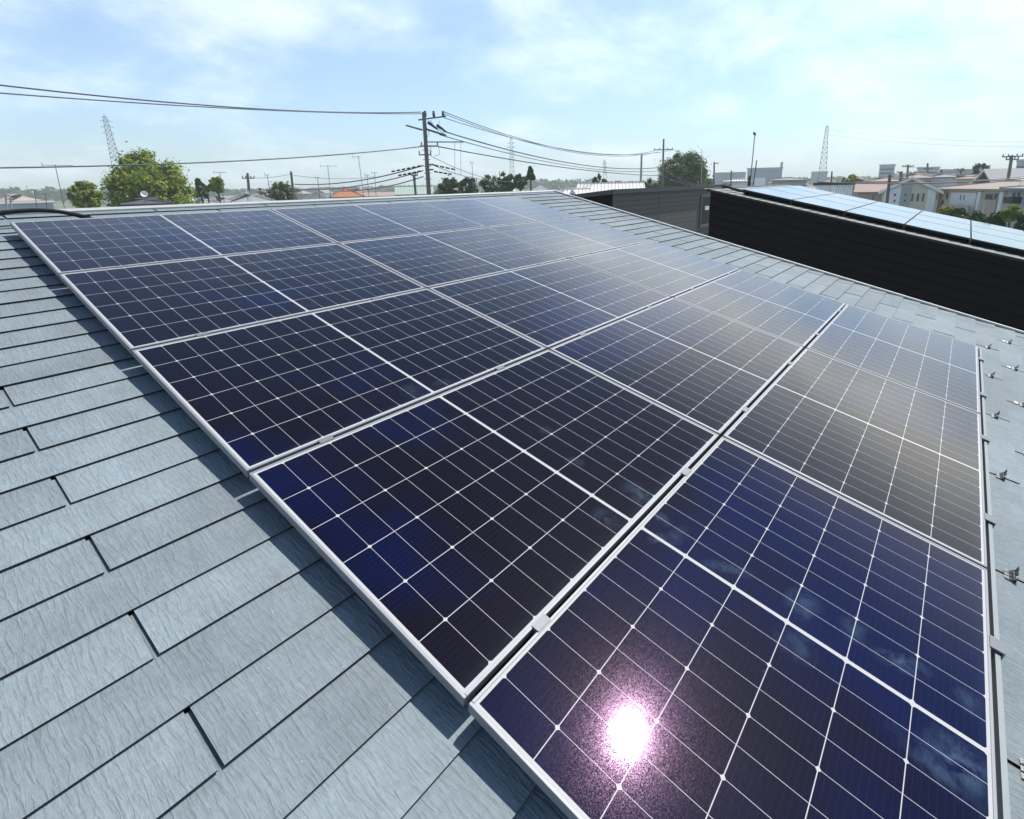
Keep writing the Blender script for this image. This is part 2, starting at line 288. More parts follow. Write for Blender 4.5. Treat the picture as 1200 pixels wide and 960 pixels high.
M = {}
M['slate'] = slate_material('slate', (.215, .258, .285))
M['slate_far'] = slate_material('slate_far', (.26, .275, .27))
M['slate_edge'] = plain('slate_cut_edge', (.022, .023, .025), .9, 0, .3, 20)
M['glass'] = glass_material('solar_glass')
M['glass_far'] = glass_material('solar_glass_far', smudge=False, sparkle=.002, cior=1.5, sheen=.6)
M['alu'] = plain('aluminium', (.25, .26, .28), .5, .25, .04, 30, .05, 300)
M['rail'] = plain('rail_aluminium', (.22, .25, .26), .5, .4, .06, 25)
M['blackalu'] = plain('black_aluminium', (.012, .012, .014), .45, .2, .1, 8)
M['ridge'] = plain('ridge_metal', (.46, .48, .46), .5, .25, .12, 6, .08, 60)
M['trim'] = plain('trim_metal', (.78, .78, .75), .45, .2, .08, 5)
M['darktrim'] = plain('dark_trim', (.06, .065, .07), .5, .2, .1, 5)
M['rubber'] = plain('black_plastic', (.008, .008, .009), .5, 0, .1, 30, .3, 200)
M['steel'] = plain('galvanised_steel', (.16, .165, .17), .5, .6, .2, 40)
M['darksteel'] = plain('dark_steel', (.07, .075, .08), .45, .7, .2, 40)
M['blackwall'] = striped('black_siding', (.008, .0065, .008), 2, .2, .25, .10, .62, .35)
M['greywall'] = striped('grey_siding', (.155, .145, .135), 2, .19, .45, .08, .7, .16)
M['white'] = plain('white_render', (.80, .83, .83), .8, 0, .06, 1.5)
M['beige'] = plain('beige_render', (.64, .59, .46), .8, 0, .08, 1.5)
M['tan'] = plain('tan_tile', (.50, .42, .34), .8, 0, .12, 4)
M['window'] = plain('window_glass', (.02, .03, .04), .12, 0, .1, 3)
M['frame'] = plain('window_frame', (.30, .30, .30), .4, .4, .1, 3)
M['rooftan'] = striped('tan_roof', (.36, .31, .27), 1, .22, .72, .14, .75, .16)
M['roofpink'] = striped('pink_roof', (.37, .29, .26), 1, .22, .72, .14, .75, .16)
M['roofgrey'] = striped('grey_roof', (.30, .31, .32), 1, .24, .72, .14, .7, .16)
M['roofwhite'] = striped('ribbed_white_roof', (.66, .64, .62), 0, .42, .55, .22, .5, .08)
M['rooforange'] = striped('orange_roof', (.42, .20, .12), 1, .26, .65, .16, .75, .2)
M['roofgreen'] = striped('green_roof', (.36, .44, .39), 0, .4, .7, .16, .6, .1)
M['rooftile'] = striped('pale_tile_roof', (.55, .54, .52), 1, .27, .62, .2, .6, .14)
M['roofdark'] = striped('dark_tile_roof', (.10, .10, .11), 1, .27, .6, .2, .6, .14)
M['pole'] = plain('weathered_pole', (.17, .16, .15), .85, 0, .25, 3)
M['polelight'] = plain('pale_pole', (.34, .33, .32), .7, 0, .15, 3)
M['wire'] = plain('wire', (.11, .12, .15), .5, 0, .1, 1)
M['lattice'] = plain('lattice_steel', (.16, .17, .19), .6, .3, .1, 1)
M['concrete'] = plain('concrete', (.40, .42, .43), .8, 0, .1, .3)
M['bluegrey'] = plain('blue_grey_cladding', (.30, .36, .40), .7, 0, .1, .2)
M['pinkwall'] = plain('pink_wall', (.50, .33, .25), .8, 0, .1, 2)
M['bark'] = plain('bark', (.10, .075, .05), .9, 0, .3, 6)
M['clamp'] = plain('clamp_alloy', (.17, .18, .20), .5, .2, .1, 30)
M['dishwhite'] = plain('white_plastic', (.80, .80, .80), .4, 0, .03, 3)
def leaf_material(name, a, b2):
    mt, nt, b = material(name); L = nt.links.new
    g = N(nt, 'ShaderNodeNewGeometry'); tc = N(nt, 'ShaderNodeTexCoord')
    ns = N(nt, 'ShaderNodeTexNoise', i_Scale=.9, i_Detail=2.0); L(tc.outputs['Object'], ns.inputs['Vector'])
    mx = N(nt, 'ShaderNodeMix', data_type='RGBA'); mx.inputs['A'].default_value = (*a, 1); mx.inputs['B'].default_value = (*b2, 1)
    L(MA(nt, 'ADD', MA(nt, 'MULTIPLY', g.outputs['Random Per Island'], .55), MA(nt, 'MULTIPLY', MA(nt, 'SUBTRACT', ns.outputs[0], .25), .9), clamp=True), mx.inputs['Factor'])
    L(mx.outputs['Result'], b.inputs['Base Color']); b.inputs['Roughness'].default_value = .6; b.inputs['Specular IOR Level'].default_value = .3
    tr = N(nt, 'ShaderNodeBsdfTranslucent'); L(mx.outputs['Result'], tr.inputs[0]); ms = N(nt, 'ShaderNodeMixShader'); ms.inputs[0].default_value = .35
    L(b.outputs[0], ms.inputs[1]); L(tr.outputs[0], ms.inputs[2]); L(ms.outputs[0], nt.nodes['Material Output'].inputs[0])
    return mt
M['leaf_bright'] = leaf_material('bright_leaf', (.075, .14, .014), (.36, .42, .05))
M['leaf_mid'] = leaf_material('mid_leaf', (.03, .07, .02), (.10, .16, .045))
M['leaf_dark'] = leaf_material('dark_leaf', (.022, .06, .022), (.085, .15, .055))
M['leaf_olive'] = leaf_material('olive_leaf', (.045, .085, .022), (.17, .23, .065))

# ------------------------------------------------------------------ setting: ground, hills
g = MB(); g.add([(-3500, -3500, 0), (3500, -3500, 0), (3500, 3500, 0), (-3500, 3500, 0)], [(0, 1, 2, 3)])
prop(g.build('ground', plain('ground', (.13, .14, .10), .9, 0, .3, .02)), None, None, None, 'structure')

# ------------------------------------------------------------------ own house
SL = -.095                                   # slate surface below the panel plane
EXP, SW, TK = .1871, .933, .0085
XL, XR, YR, YE = -7.2, 6.78, -.57, 7.6       # roof extents in metres along and down the slope
def slates(x0, x1, y_first, y_last, xoff, surf, phase, name, mat, parent, mw, gap=.014, rr=random, ytop=None):
    """courses of separate thin wedge slates; y counts down the slope"""
    b = MB(); k = 0; y = y_first
    while y < y_last - .01:
        ye = min(y + EXP, y_last)
        x = xoff + (SW / 2 if (k + phase) % 2 else 0); x -= math.ceil((x - x0) / SW) * SW
        while x < x1:
            a, c = max(x + gap / 2, x0), min(x + SW - gap / 2, x1)
            if c - a > .02:
                j = rr.uniform(-.0012, .0012); t = TK + rr.uniform(-.001, .0012)
                ys, yb = -(y - EXP if ytop is None else max(y - EXP, ytop)), -(ye + j)
                # tail raised by t, head tucked under the course above
                zh = surf + t - .019 * (ys - yb) / (2 * EXP)
                lo = [(a, yb, surf + t - .0055), (c, yb, surf + t - .0055), (c, ys, zh - .0055), (a, ys, zh - .0055)]
                up = [(a, yb, surf + t), (c, yb, surf + t), (c, ys, zh), (a, ys, zh)]
                b.add(lo + up, [(4, 5, 6, 7), (0, 3, 2, 1), (0, 1, 5, 4), (1, 2, 6, 5), (2, 3, 7, 6), (3, 0, 4, 7)]); b.mi[-5:] = [1] * 5
            x += SW
        y = ye; k += 1
    return b.build(name, [mat, M['slate_edge']], parent, None)
house = thing('house', 'grey slate roofed house that carries the large solar array', 'house', mat=MR)
roof = MB(); roof.add([(XL, -YR, SL - .03), (XR, -YR, SL - .03), (XR, -YE, SL - .03), (XL, -YE, SL - .03), (XL, -YR, SL - .16), (XR, -YR, SL - .16), (XR, -YE, SL - .16), (XL, -YE, SL - .16)],
                      [(0, 3, 2, 1), (4, 5, 6, 7), (0, 1, 5, 4), (1, 2, 6, 5), (2, 3, 7, 6), (3, 0, 4, 7)])
roof = roof.build('roof', M['darktrim'], house)
y0 = 3.7085 - 23 * EXP
slates(XL, XR - .03, y0, YE, -.4233, SL, 1, 'slates', M['slate'], roof, None, ytop=-.55)
# the ridge cap: folded metal, a lip over the first course on each side
rc = MB()
prof = [(-.50, SL + .006), (-.50, SL + .018), (-.555, SL + .020), (-.60, SL + .012), (-.60, SL + .004), (-.555, SL + .014), (-.508, SL + .011), (-.508, SL + .006)]
n = len(prof)
for xa, xb in [(XL + i * 1.82, min(XL + (i + 1) * 1.82 - .004, XR)) for i in range(8)]:
    rc.add([(xa, -y, z) for y, z in prof] + [(xb, -y, z) for y, z in prof], [(i, (i + 1) % n, (i + 1) % n + n, i + n) for i in range(n)] + [tuple(range(n))[::-1], tuple(range(n, 2 * n))])
rc.build('ridge_cap', M['ridge'], roof)
rt = MB()                                     # drip edge along the gable
rt.box(XR - .035, XR - .012, -YE, .52, SL - .01, SL + .012, 1); rt.box(XR - .012, XR + .012, -YE, .56, SL - .09, SL + .028, 0)
rt.build('rake_trim', [M['trim'], M['darktrim']], roof)
# the far slope and walls (seen only from the side)
c_, s__ = math.cos(TH), math.sin(TH)
def loc_of(x, Y, Z):  # world -> roof local
    return tuple(MR.inverted() @ Vector((x, Y, Z)))
zr = Z0 + (MR.to_3x3() @ Vector((0, .59, SL - .012))).z; yr = (MR.to_3x3() @ Vector((0, .59, SL - .012))).y
bk = MB(); th2 = math.tan(TH)
bk.hexa([loc_of(XL, yr, zr - .15), loc_of(XR, yr, zr - .15), loc_of(XR, yr + 4.5, zr - .15 - 4.5 * th2), loc_of(XL, yr + 4.5, zr - .15 - 4.5 * th2)],
        [loc_of(XL, yr, zr), loc_of(XR, yr, zr), loc_of(XR, yr + 4.5, zr - 4.5 * th2), loc_of(XL, yr + 4.5, zr - 4.5 * th2)])
bk.build('back_roof', M['slate'], house)
ey = (MR @ Vector((0, -YE, SL))).y; ez = (MR @ Vector((0, -YE, SL))).z
wl = MB()
ys_ = [ey + .5, yr, yr + 4.0]; zs_ = [ez - .16 + .5 * th2 - .03, zr - .2, zr - 4.0 * th2 - .2]
vs = []
for x in (XL + .35, XR - .35):
    vs += [loc_of(x, ys_[0], 0), loc_of(x, ys_[2], 0), loc_of(x, ys_[2], zs_[2]), loc_of(x, ys_[1], zs_[1]), loc_of(x, ys_[0], zs_[0])]
wl.add(vs, [(0, 1, 2, 3, 4), (9, 8, 7, 6, 5), (0, 5, 6, 1), (1, 6, 7, 2), (4, 9, 5, 0)])
wl.build('wall', M['white'], house)

# ------------------------------------------------------------------ solar panels
PW, PH, CP, RP = 1.722, 1.134, 1.734, 1.150
def uvset(me, name, fn):
    l = me.uv_layers.new(name=name)
    for lp in me.loops:
        l.data[lp.index].uv = fn(me.vertices[lp.vertex_index].co)
def solar_panel(mw, label, ax, ay, group, fm, gm, deep=.032):
    t = thing('solar_panel', label, 'solar panel', mat=mw, group=group)
    f = MB(); lp = .0095
    f.box(0, lp, -PH, 0, -deep, 0); f.box(PW - lp, PW, -PH, 0, -deep, 0)
    f.box(lp, PW - lp, -lp, 0, -deep, -.0002); f.box(lp, PW - lp, -PH, -PH + lp, -deep, -.0002)
    fo = f.build('frame', fm, t)
    md = fo.modifiers.new('bevel', 'BEVEL'); md.width = .0012; md.segments = 1
    b = MB(); b.add([(lp, -PH + lp, -.002), (PW - lp, -PH + lp, -.002), (PW - lp, -lp, -.002), (lp, -lp, -.002)], [(0, 1, 2, 3)])
    b.add([(lp, -PH + lp, -.007), (PW - lp, -PH + lp, -.007), (PW - lp, -lp, -.007), (lp, -lp, -.007)], [(3, 2, 1, 0)])
    go = b.build('glass', gm, t)
    uvset(go.data, 'local', lambda c: (c.x - lp, -c.y - lp)); uvset(go.data, 'array', lambda c: (ax + c.x, ay - c.y))
    return t
rown = ['top row beside the ridge', 'second row below the ridge', 'middle row', 'fourth row below the ridge', 'lowest row']
coln = ['leftmost', 'middle', 'rightmost']
for r in range(5):
    for c in range(3):
        lab = 'dark solar panel in the %s, %s of its row' % (rown[r], coln[c])
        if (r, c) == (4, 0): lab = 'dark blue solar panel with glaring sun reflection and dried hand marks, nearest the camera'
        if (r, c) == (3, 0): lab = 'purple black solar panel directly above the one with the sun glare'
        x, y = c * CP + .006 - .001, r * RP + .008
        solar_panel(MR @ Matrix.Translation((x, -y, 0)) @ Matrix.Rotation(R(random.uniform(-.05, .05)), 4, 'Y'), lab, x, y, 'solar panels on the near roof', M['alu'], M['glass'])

# mounting rails under every row edge, with their clamps
def rail_thing(y, label, ends, mids, low=False):
    t = thing('mounting_rail', label, 'rail', mat=MR @ Matrix.Translation((0, -y, 0)), group='rails under the near array')
    b = MB()
    if low:      # open channel running along the lowest edge
        b.box(.0, 5.21, -.024, -.009, -.055, -.008); b.box(.0, 5.21, -.009, .03, -.060, -.055); b.box(.0, 5.21, -.029, -.024, -.058, -.018)
    else: b.box(.06, 5.14, -.018, .018, -.075, -.050)
    b.build('channel', M['rail'] if low else M['blackalu'], t)
    for x in mids:
        k = MB()
        if low: k.box(x - .028, x + .028, -.028, .009, -.002, .0035); k.box(x - .028, x + .028, -.034, -.028, -.03, .0035)
        else: k.box(x - .028, x + .028, -.0135, .0135, .0006, .003); k.box(x - .028, x + .028, -.006, .006, -.05, .0006)
        k.build('clamp', M['clamp'], t)
mid = [.30, 1.31, 2.10, 3.03, 3.88, 4.83]
rl = ['along the ridge side of the top row', 'under the joint between the first and second rows', 'under the joint between the second and middle rows', 'under the joint between the middle and fourth rows', 'under the joint above the lowest row']
for i in range(5):
    rail_thing(i * RP + .0 if i else .012, 'thin aluminium mounting rail %s' % rl[i], None, mid if i else [])
rail_thing(5 * RP - .002, 'grey aluminium edge channel with clamps along the lowest edge of the array', None, [.50, 1.313, 2.14, 3.079, 3.874, 4.797], True)
# small hanging earthing strips at the row ends
b_end = [(1.15, 1), (2.3, 2), (3.45, 3), (4.6, 4)]

# ------------------------------------------------------------------ snow guards
def snow_guard(x, y, label, pad):
    t = thing('snow_guard', label, 'snow guard', mat=MR @ Matrix.Translation((x, -y, SL + .007)), group='snow guards on the slates')
    if pad:
        k = MB(); k.box(-.020, .020, .034, .058, -.002, .0035); k.build('strap', M['trim'], t)
    k = MB()                 # three ribs: a flat foot, then a plate bent upright that leans down the slope
    for j in range(3):
        x0, x1 = -.034 + j * .024, -.034 + j * .024 + .019; xm = (x0 + x1) / 2; h = .024 + .008 * j
        P = [(.026, .001, .0), (.010, .003, .004), (.001, .007, .006), (-.006, .018, .004), (-.010, h, .0)]
        vs = []
        for (yy, z, bul) in P: vs += [(x0, yy, z), (xm, yy + bul * .6, z + bul), (x1, yy, z), (x1, yy - .003, z - .003), (xm, yy - .003 + bul * .5, z - .003 + bul), (x0, yy - .003, z - .003)]
        fs = []
        for q in range(len(P) - 1):
            for e in range(6): fs.append((q * 6 + e, q * 6 + (e + 1) % 6, q * 6 + 6 + (e + 1) % 6, q * 6 + 6 + e))
        fs += [(5, 4, 3, 2, 1, 0), tuple(24 + e for e in range(6))]
        k.add(vs, fs)
    k.box(-.036, .034, -.004, .0, .002, .016)
    k.build('plate', M['steel'], t)
    k = MB(); k.hexa([(-.037, -.010, .0), (.037, -.010, .0), (.037, -.006, .0), (-.037, -.006, .0)], [(-.036, -.012, .010), (.036, -.013, .040), (.036, -.010, .040), (-.036, -.009, .010)]); k.build('brace', M['darksteel'], t)
order = ['nearest the camera', 'second from the camera', 'third from the camera', 'fourth from the camera', 'fifth from the camera', 'farthest']
for i in range(6):
    snow_guard(.976 + .933 * i, 5.868, 'small ribbed steel snow guard in the row beside the array edge, %s' % order[i], False)
order2 = ['nearest', 'second', 'third', 'farthest']
for i in range(4):
    snow_guard(3.309 + .933 * i, 6.058, 'small steel snow guard with a white strap in the outer row, %s of that row' % order2[i], True)

# black conduit arching over the ridge at the array's upper corner
pts = [at_y(-40, 262, .16), at_y(-22, 256, .16), at_y(0, 250, .16), at_y(25, 247.4, .16), at_y(48, 246.6, .16), at_y(70, 248.2, .15), at_y(88, 251.6, .13), at_y(101, 255.2, .09), at_y(112, 258.5, .03)]
def smooth_pts(pts, n=6):
    o = []; P = [pts[0]] + list(pts) + [pts[-1]]
    for i in range(1, len(P) - 2):
        for t in np.linspace(0, 1, n, endpoint=False):
            a, b, c, d = P[i - 1], P[i], P[i + 1], P[i + 2]
            o.append(.5 * ((2 * b) + (c - a) * t + (2 * a - 5 * b + 4 * c - d) * t * t + (3 * b - 3 * c + d - a) * t ** 3))
    return o + [pts[-1]]
k = MB(); sp_ = smooth_pts(pts, 14)
for i in range(len(sp_) - 1): k.tube([sp_[i], (sp_[i] + sp_[i + 1]) / 2], .017, 10); k.tube([(sp_[i] + sp_[i + 1]) / 2, sp_[i + 1]], .0145, 10)
prop(k.build('cable_conduit', M['rubber'], smooth=False), 'black corrugated cable conduit arching over the ridge by the array corner', 'conduit')

# ------------------------------------------------------------------ black neighbouring house with its own panels
NX, NX2 = 11.6, 18.6
P0 = at_x(833, 222, NX); P1 = at_x(1200, 304, NX)
th_n = math.atan2(P0[2] - P1[2], P0[1] - P1[1])
MN = slope_frame((NX, P0[1], P0[2]), th_n)
nb = thing('neighbouring_house', 'black clad house with a sloping roof of solar panels, right of the array', 'house', mat=MN)
inv = MN.inverted()
def nl(x, Y, Z): return tuple(inv @ Vector((x, Y, Z)))
LN = 9.5
k = MB(); k.box(-.03, NX2 - NX + .03, -LN, .05, -.045, -.02); nroof = k.build('roof', M['rubber'], nb)
slates(-.0, NX2 - NX, 0, LN, .31, -.012, 0, 'slates', M['slate_far'], nroof, None)
k = MB(); k.box(-.055, -.03, -LN, .08, -.022, .0, 0); k.box(-.03, NX2 - NX + .03, .05, .08, -.06, .0, 0); k.build('edge_trim', M['rubber'], nroof)
zt = lambda Y: P0[2] + (Y - P0[1]) * math.tan(th_n) - .047
YA, YB = P0[1] - .0, P0[1] - LN * math.cos(th_n) + .4
k = MB(); vs = []
for x in (NX - .0, NX2): vs += [nl(x, YA, 0), nl(x, YB, 0), nl(x, YB, zt(YB)), nl(x, YA, zt(YA))]
k.add(vs, [(0, 3, 2, 1), (4, 5, 6, 7), (0, 1, 5, 4), (1, 2, 6, 5), (2, 3, 7, 6), (3, 0, 4, 7)])
k.build('wall', M['blackwall'], nb)
yj = at_x(990, 300, NX)[1]; ym = zt(yj)
k = MB(); k.hexa([nl(NX - .012, yj - .03, 0), nl(NX - .002, yj - .03, 0), nl(NX - .002, yj + .03, 0), nl(NX - .012, yj + .03, 0)],
                 [nl(NX - .012, yj - .03, ym - .03), nl(NX - .002, yj - .03, ym - .03), nl(NX - .002, yj + .03, ym - .03), nl(NX - .012, yj + .03, ym - .03)])
k.build('joint_strip', M['blackwall'], nb)
PN = at_x(870.6, 223.5, 12.1)
yt = (inv @ Vector(PN)).y
for r in range(7):
    for c in range(3):
        lab = 'pale sky reflecting solar panel on the black house, %s row down, %s column' % (['topmost', 'second', 'third', 'fourth', 'fifth', 'sixth', 'seventh'][r], ['near', 'middle', 'far'][c])
        solar_panel(MN @ Matrix.Translation((.48 + c * CP, yt - r * RP, .115)), lab, c * CP + 9, r * RP + 9, 'solar panels on the black house', M['blackalu'], M['glass_far'], .04)
for i in range(8):
    t = MB(); yy = yt - i * RP - .05 if i == 0 else (yt - i * RP + .0)
    t.box(.50, 5.66, yy - .02, yy + .02, -.008, .072)
    prop(t.build('mounting_rail', M['blackalu'], None, MN), 'black rail under the panels of the black house, %s from its top' % ['first', 'second', 'third', 'fourth', 'fifth', 'sixth', 'seventh', 'eighth'][i], 'rail', 'rails on the black house')
k = MB(); cp = [at_x(846, 218.6, 12.4), at_x(853, 219.2, 12.3), at_x(860, 221.6, 12.25), at_x(868, 223.6, 12.2), at_x(878, 225.2, 12.2)]
k.tube(smooth_pts(cp, 5), .035, 8); prop(k.build('cable_conduit', M['rubber'], smooth=True), 'black cable conduit lying across the top of the black house roof', 'conduit')

# ------------------------------------------------------------------ grey house behind it
GY = 5.0
A = at_y(718, 227, GY); B = at_y(846, 219.5, GY); ztop = (A[2] + B[2]) / 2
gh = thing('grey_house', 'grey clad house with a long boarded wall behind the black house', 'house', (A[0], GY, 0))
Wg = B[0] - A[0] + 1.0
bk_ = at_x(690, 236, A[0]); dg = max(3.0, bk_[1] - GY); zb = bk_[2]
k = MB(); k.add([(0, 0, 0), (Wg, 0, 0), (Wg, 0, ztop), (0, 0, ztop), (0, dg, 0), (Wg, dg, 0), (Wg, dg, zb), (0, dg, zb)], [(0, 1, 2, 3), (1, 5, 6, 2), (4, 7, 6, 5), (3, 2, 6, 7)], 0)
k.add([(-.004, 0, 0), (-.004, dg, 0), (-.004, dg, zb), (-.004, 0, ztop)], [(0, 3, 2, 1)], 1)  # end wall turned from the sun: its shade is put in as black
k.build('wall', [M['greywall'], M['blackwall']], gh)
k = MB(); k.hexa([(-.12, -.12, ztop - .02), (Wg + .1, -.12, ztop - .02), (Wg + .1, dg + .2, zb - .05), (-.12, dg + .2, zb - .05)], [(-.12, -.12, ztop + .14), (Wg + .1, -.12, ztop + .14), (Wg + .1, dg + .2, zb + .1), (-.12, dg + .2, zb + .1)])
k.build('roof', M['darktrim'], gh)
jx = at_y(772, 240, GY)[0] - A[0]
k = MB(); k.box(jx - .03, jx + .03, -.012, -.002, .1, ztop - .05); k.build('joint_strip', M['greywall'], gh); k = MB(); k.box(0, .08, -.014, -.002, .1, ztop - .05); k.build('corner_strip', M['greywall'], gh)
q0 = at_y(821.5, 231, GY); q1 = at_y(846, 259, GY)
k = MB(); wx0, wx1, wz0, wz1 = q0[0] - A[0], q1[0] - A[0], q1[2], q0[2]
k.box(wx0 - .08, wx0, -.07, -.002, wz0 - .12, wz1 + .12); k.box(wx0, wx1, -.07, -.002, wz1, wz1 + .12); k.box(wx0, wx1, -.07, -.002, wz0 - .12, wz0); wf = k.build('window', M['steel'], gh)
k = MB(); k.box(wx0, wx1, -.03, -.003, wz0, wz1); k.build('pane', M['blackalu'], wf)
q = at_y(827, 244, GY); k = MB(); k.box(q[0] - A[0] - .22, q[0] - A[0] + .22, -.08, -.031, q[2] - .09, q[2] + .09); k.build('recess_light', M['dishwhite'], wf)  # white block standing for the light in the dark recess

# ------------------------------------------------------------------ generic house for the neighbourhood
def facade_frame(p, q):
    d = q - p; return (p[0], p[1]), math.atan2(d[1], d[0]), math.hypot(d[0], d[1])
def hip_house(p, q, depth, h_eave, h_ridge, label, wall, roofm, kind='hip', over=.5, run=None, name='distant_house', extra=None, group=None):
    """facade foot from p to q (world points under the eave line), depth away from the camera"""
    o, a, wd = facade_frame(np.array(p), np.array(q))
    t = thing(name, label, 'house', (o[0], o[1], 0), a, group)
    if kind == 'gable':          # the gable end faces the camera
        k = MB(); vs = []
        for y in (0, depth): vs += [(0, y, 0), (wd, y, 0), (wd, y, h_eave), (wd / 2, y, h_ridge), (0, y, h_eave)]
        k.add(vs, [(0, 1, 2, 3, 4), (9, 8, 7, 6, 5), (0, 4, 9, 5), (1, 6, 7, 2)]); k.build('wall', wall, t)
        sl_ = (h_ridge - h_eave) / (wd / 2); k = MB()
        for sgn in (0, 1):
            x0, x1 = (-over, wd / 2) if not sgn else (wd / 2 + .002, wd + over)
            z0, z1 = (h_eave - over * sl_, h_ridge) if not sgn else (h_ridge, h_eave - over * sl_)
            k.hexa([(x0, -over, z0 + .03), (x1, -over, z1 + .03), (x1, depth + over, z1 + .03), (x0, depth + over, z0 + .03)], [(x0, -over, z0 + .2), (x1, -over, z1 + .2), (x1, depth + over, z1 + .2), (x0, depth + over, z0 + .2)])
        r = k.build('roof', roofm, t)
        k = MB()
        for x0, z0, x1, z1 in ((-over, h_eave - over * sl_, wd / 2, h_ridge), (wd / 2, h_ridge, wd + over, h_eave - over * sl_)):
            k.hexa([(x0, -over - .05, z0 - .06), (x1, -over - .05, z1 - .06), (x1, -over - .004, z1 - .06), (x0, -over - .004, z0 - .06)], [(x0, -over - .05, z0 + .22), (x1, -over - .05, z1 + .22), (x1, -over - .004, z1 + .22), (x0, -over - .004, z0 + .22)])
        k.build('bargeboard', M['trim'], r)
    else:
        k = MB(); k.box(0, wd, 0, depth, 0, h_eave); k.build('wall', wall, t)
        run = (depth / 2 if run is None else run) if kind == 'hip' else -over
        e = over; ra = run; y = depth / 2
        k = MB()
        lo = [(-e, -e, h_eave), (wd + e, -e, h_eave), (wd + e, depth + e, h_eave), (-e, depth + e, h_eave)]
        up = [(v[0], v[1], v[2] + .16) for v in lo]
        k.add(lo + up + [(ra, y, h_ridge), (wd - ra, y, h_ridge)], [(0, 3, 2, 1), (0, 1, 5, 4), (1, 2, 6, 5), (2, 3, 7, 6), (3, 0, 4, 7), (4, 5, 9, 8), (6, 7, 8, 9), (5, 6, 9), (7, 4, 8)])
        r = k.build('roof', roofm, t)
        k = MB(); k.tube([(ra, y, h_ridge + .02), (wd - ra, y, h_ridge + .02)], .12, 6)
        if kind == 'hip':
            for c, e2 in ((up[0], (ra, y, h_ridge)), (up[3], (ra, y, h_ridge)), (up[1], (wd - ra, y, h_ridge)), (up[2], (wd - ra, y, h_ridge))): k.tube([c, e2], .09, 6)
        k.build('ridge_cap', roofm, r)
    return t
def on_facade(p, q, px, py):
    """pixel -> (x, z) on the facade through p, q"""
    p = np.array(p); q = np.array(q); d = (q - p)[:2]; d = d / np.linalg.norm(d); n = np.array([-d[1], d[0]])
    r = ray(px, py); t = ((p - CW)[:2] @ n) / (r[:2] @ n); w_ = CW + r * t
    return float((w_ - p)[:2] @ d), float(w_[2])
def window(t, p, q, x0, y0, x1, y1, pane=None, frame=True):
    a = on_facade(p, q, x0, y1); b = on_facade(p, q, x1, y0); s0 = on_facade(p, q, x0, y0); 
    xa, xb, za, zb_ = a[0], b[0], min(a[1], b[1]), max(a[1], b[1])
    k = MB(); k.box(xa - .06, xb + .06, -.05, -.003, za - .06, zb_ + .06); f = k.build('window', M['frame'] if frame else M['white'], t)
    k = MB(); k.box(xa, xb, -.058, -.051, za, zb_); k.build('pane', pane or M['window'], f)
def panel_on(t, p, q, x0, x1, y0, y1, mat, name, d=.12, z0=None):
    a = on_facade(p, q, x0, y1); b = on_facade(p, q, x1, y0)
    k = MB(); k.box(a[0], b[0], -d, -.004, a[1] if z0 is None else z0, b[1]); return k.build(name, mat, t)

# gabled house on the right
p, q = at(1034, 226, 64), at(1101, 224, 64); eave = (p[2] + q[2]) / 2
apex = at(1072, 209.5, 64)[2]
t = hip_house(p, q, 14, eave, apex, 'two storey gabled house in beige and pale grey, middle of the right side houses', M['beige'], M['roofpink'], 'gable', .35)
for x0, x1, mt in ((1036, 1055, 'white'), (1055.5, 1066.5, 'bluegrey'), (1086.5, 1096.5, 'white')):
    a = on_facade(p, q, x0, 230); b = on_facade(p, q, x1, 230); k = MB()
    zf = lambda x: eave + (apex - eave) * (1 - abs(x - math.hypot(*(q - p)[:2]) / 2) / (math.hypot(*(q - p)[:2]) / 2)) - .12
    xm = (a[0] + b[0]) / 2
    k.add([(a[0], -.10, 0), (b[0], -.10, 0), (b[0], -.10, zf(b[0])), (a[0], -.10, zf(a[0])), (a[0], -.003, 0), (b[0], -.003, 0), (b[0], -.003, zf(b[0])), (a[0], -.003, zf(a[0]))], [(0, 1, 2, 3), (4, 7, 6, 5), (0, 3, 7, 4), (1, 5, 6, 2), (3, 2, 6, 7)])
    k.build('wall_panel', M['white'] if mt == 'white' else M['concrete'], t)
for x0, x1, y0, y1 in ((1068, 1070.3, 227.5, 235.5), (1074.2, 1076.8, 227.5, 235.5), (1080.6, 1083, 227, 235.5)): window(t, p, q, x0, y0, x1, y1)
def bay_window(t, p, q, x0, y0, x1, y1):
    a = on_facade(p, q, x0, y1); b = on_facade(p, q, x1, y0)
    k = MB(); k.box(a[0], b[0], -.15, -.102, a[1], b[1]); f = k.build('window', M['frame'], t); k = MB(); k.box(a[0] + .05, b[0] - .05, -.158, -.151, a[1] + .05, b[1] - .05); k.build('pane', M['window'], f)
for x0, x1, y0, y1 in ((1047.3, 1050.4, 227, 230), (1046.8, 1049.6, 234, 236.8), (1059.5, 1062.8, 227.2, 230), (1058.8, 1062, 233.6, 236.6), (1096.8, 1098.8, 227.5, 234)): bay_window(t, p, q, x0, y0, x1, y1)
# low wing to its left
p, q = at(1006, 227, 70), at(1035, 226, 70)
t = hip_house(p, q, 9, (p[2] + q[2]) / 2, at(1030, 214, 75)[2], 'low tan house with a pinkish roof left of the gabled house', M['tan'], M['roofpink'], 'side', .5)
for x in (1022, 1033): window(t, p, q, x, 229, x + 1.5, 236)
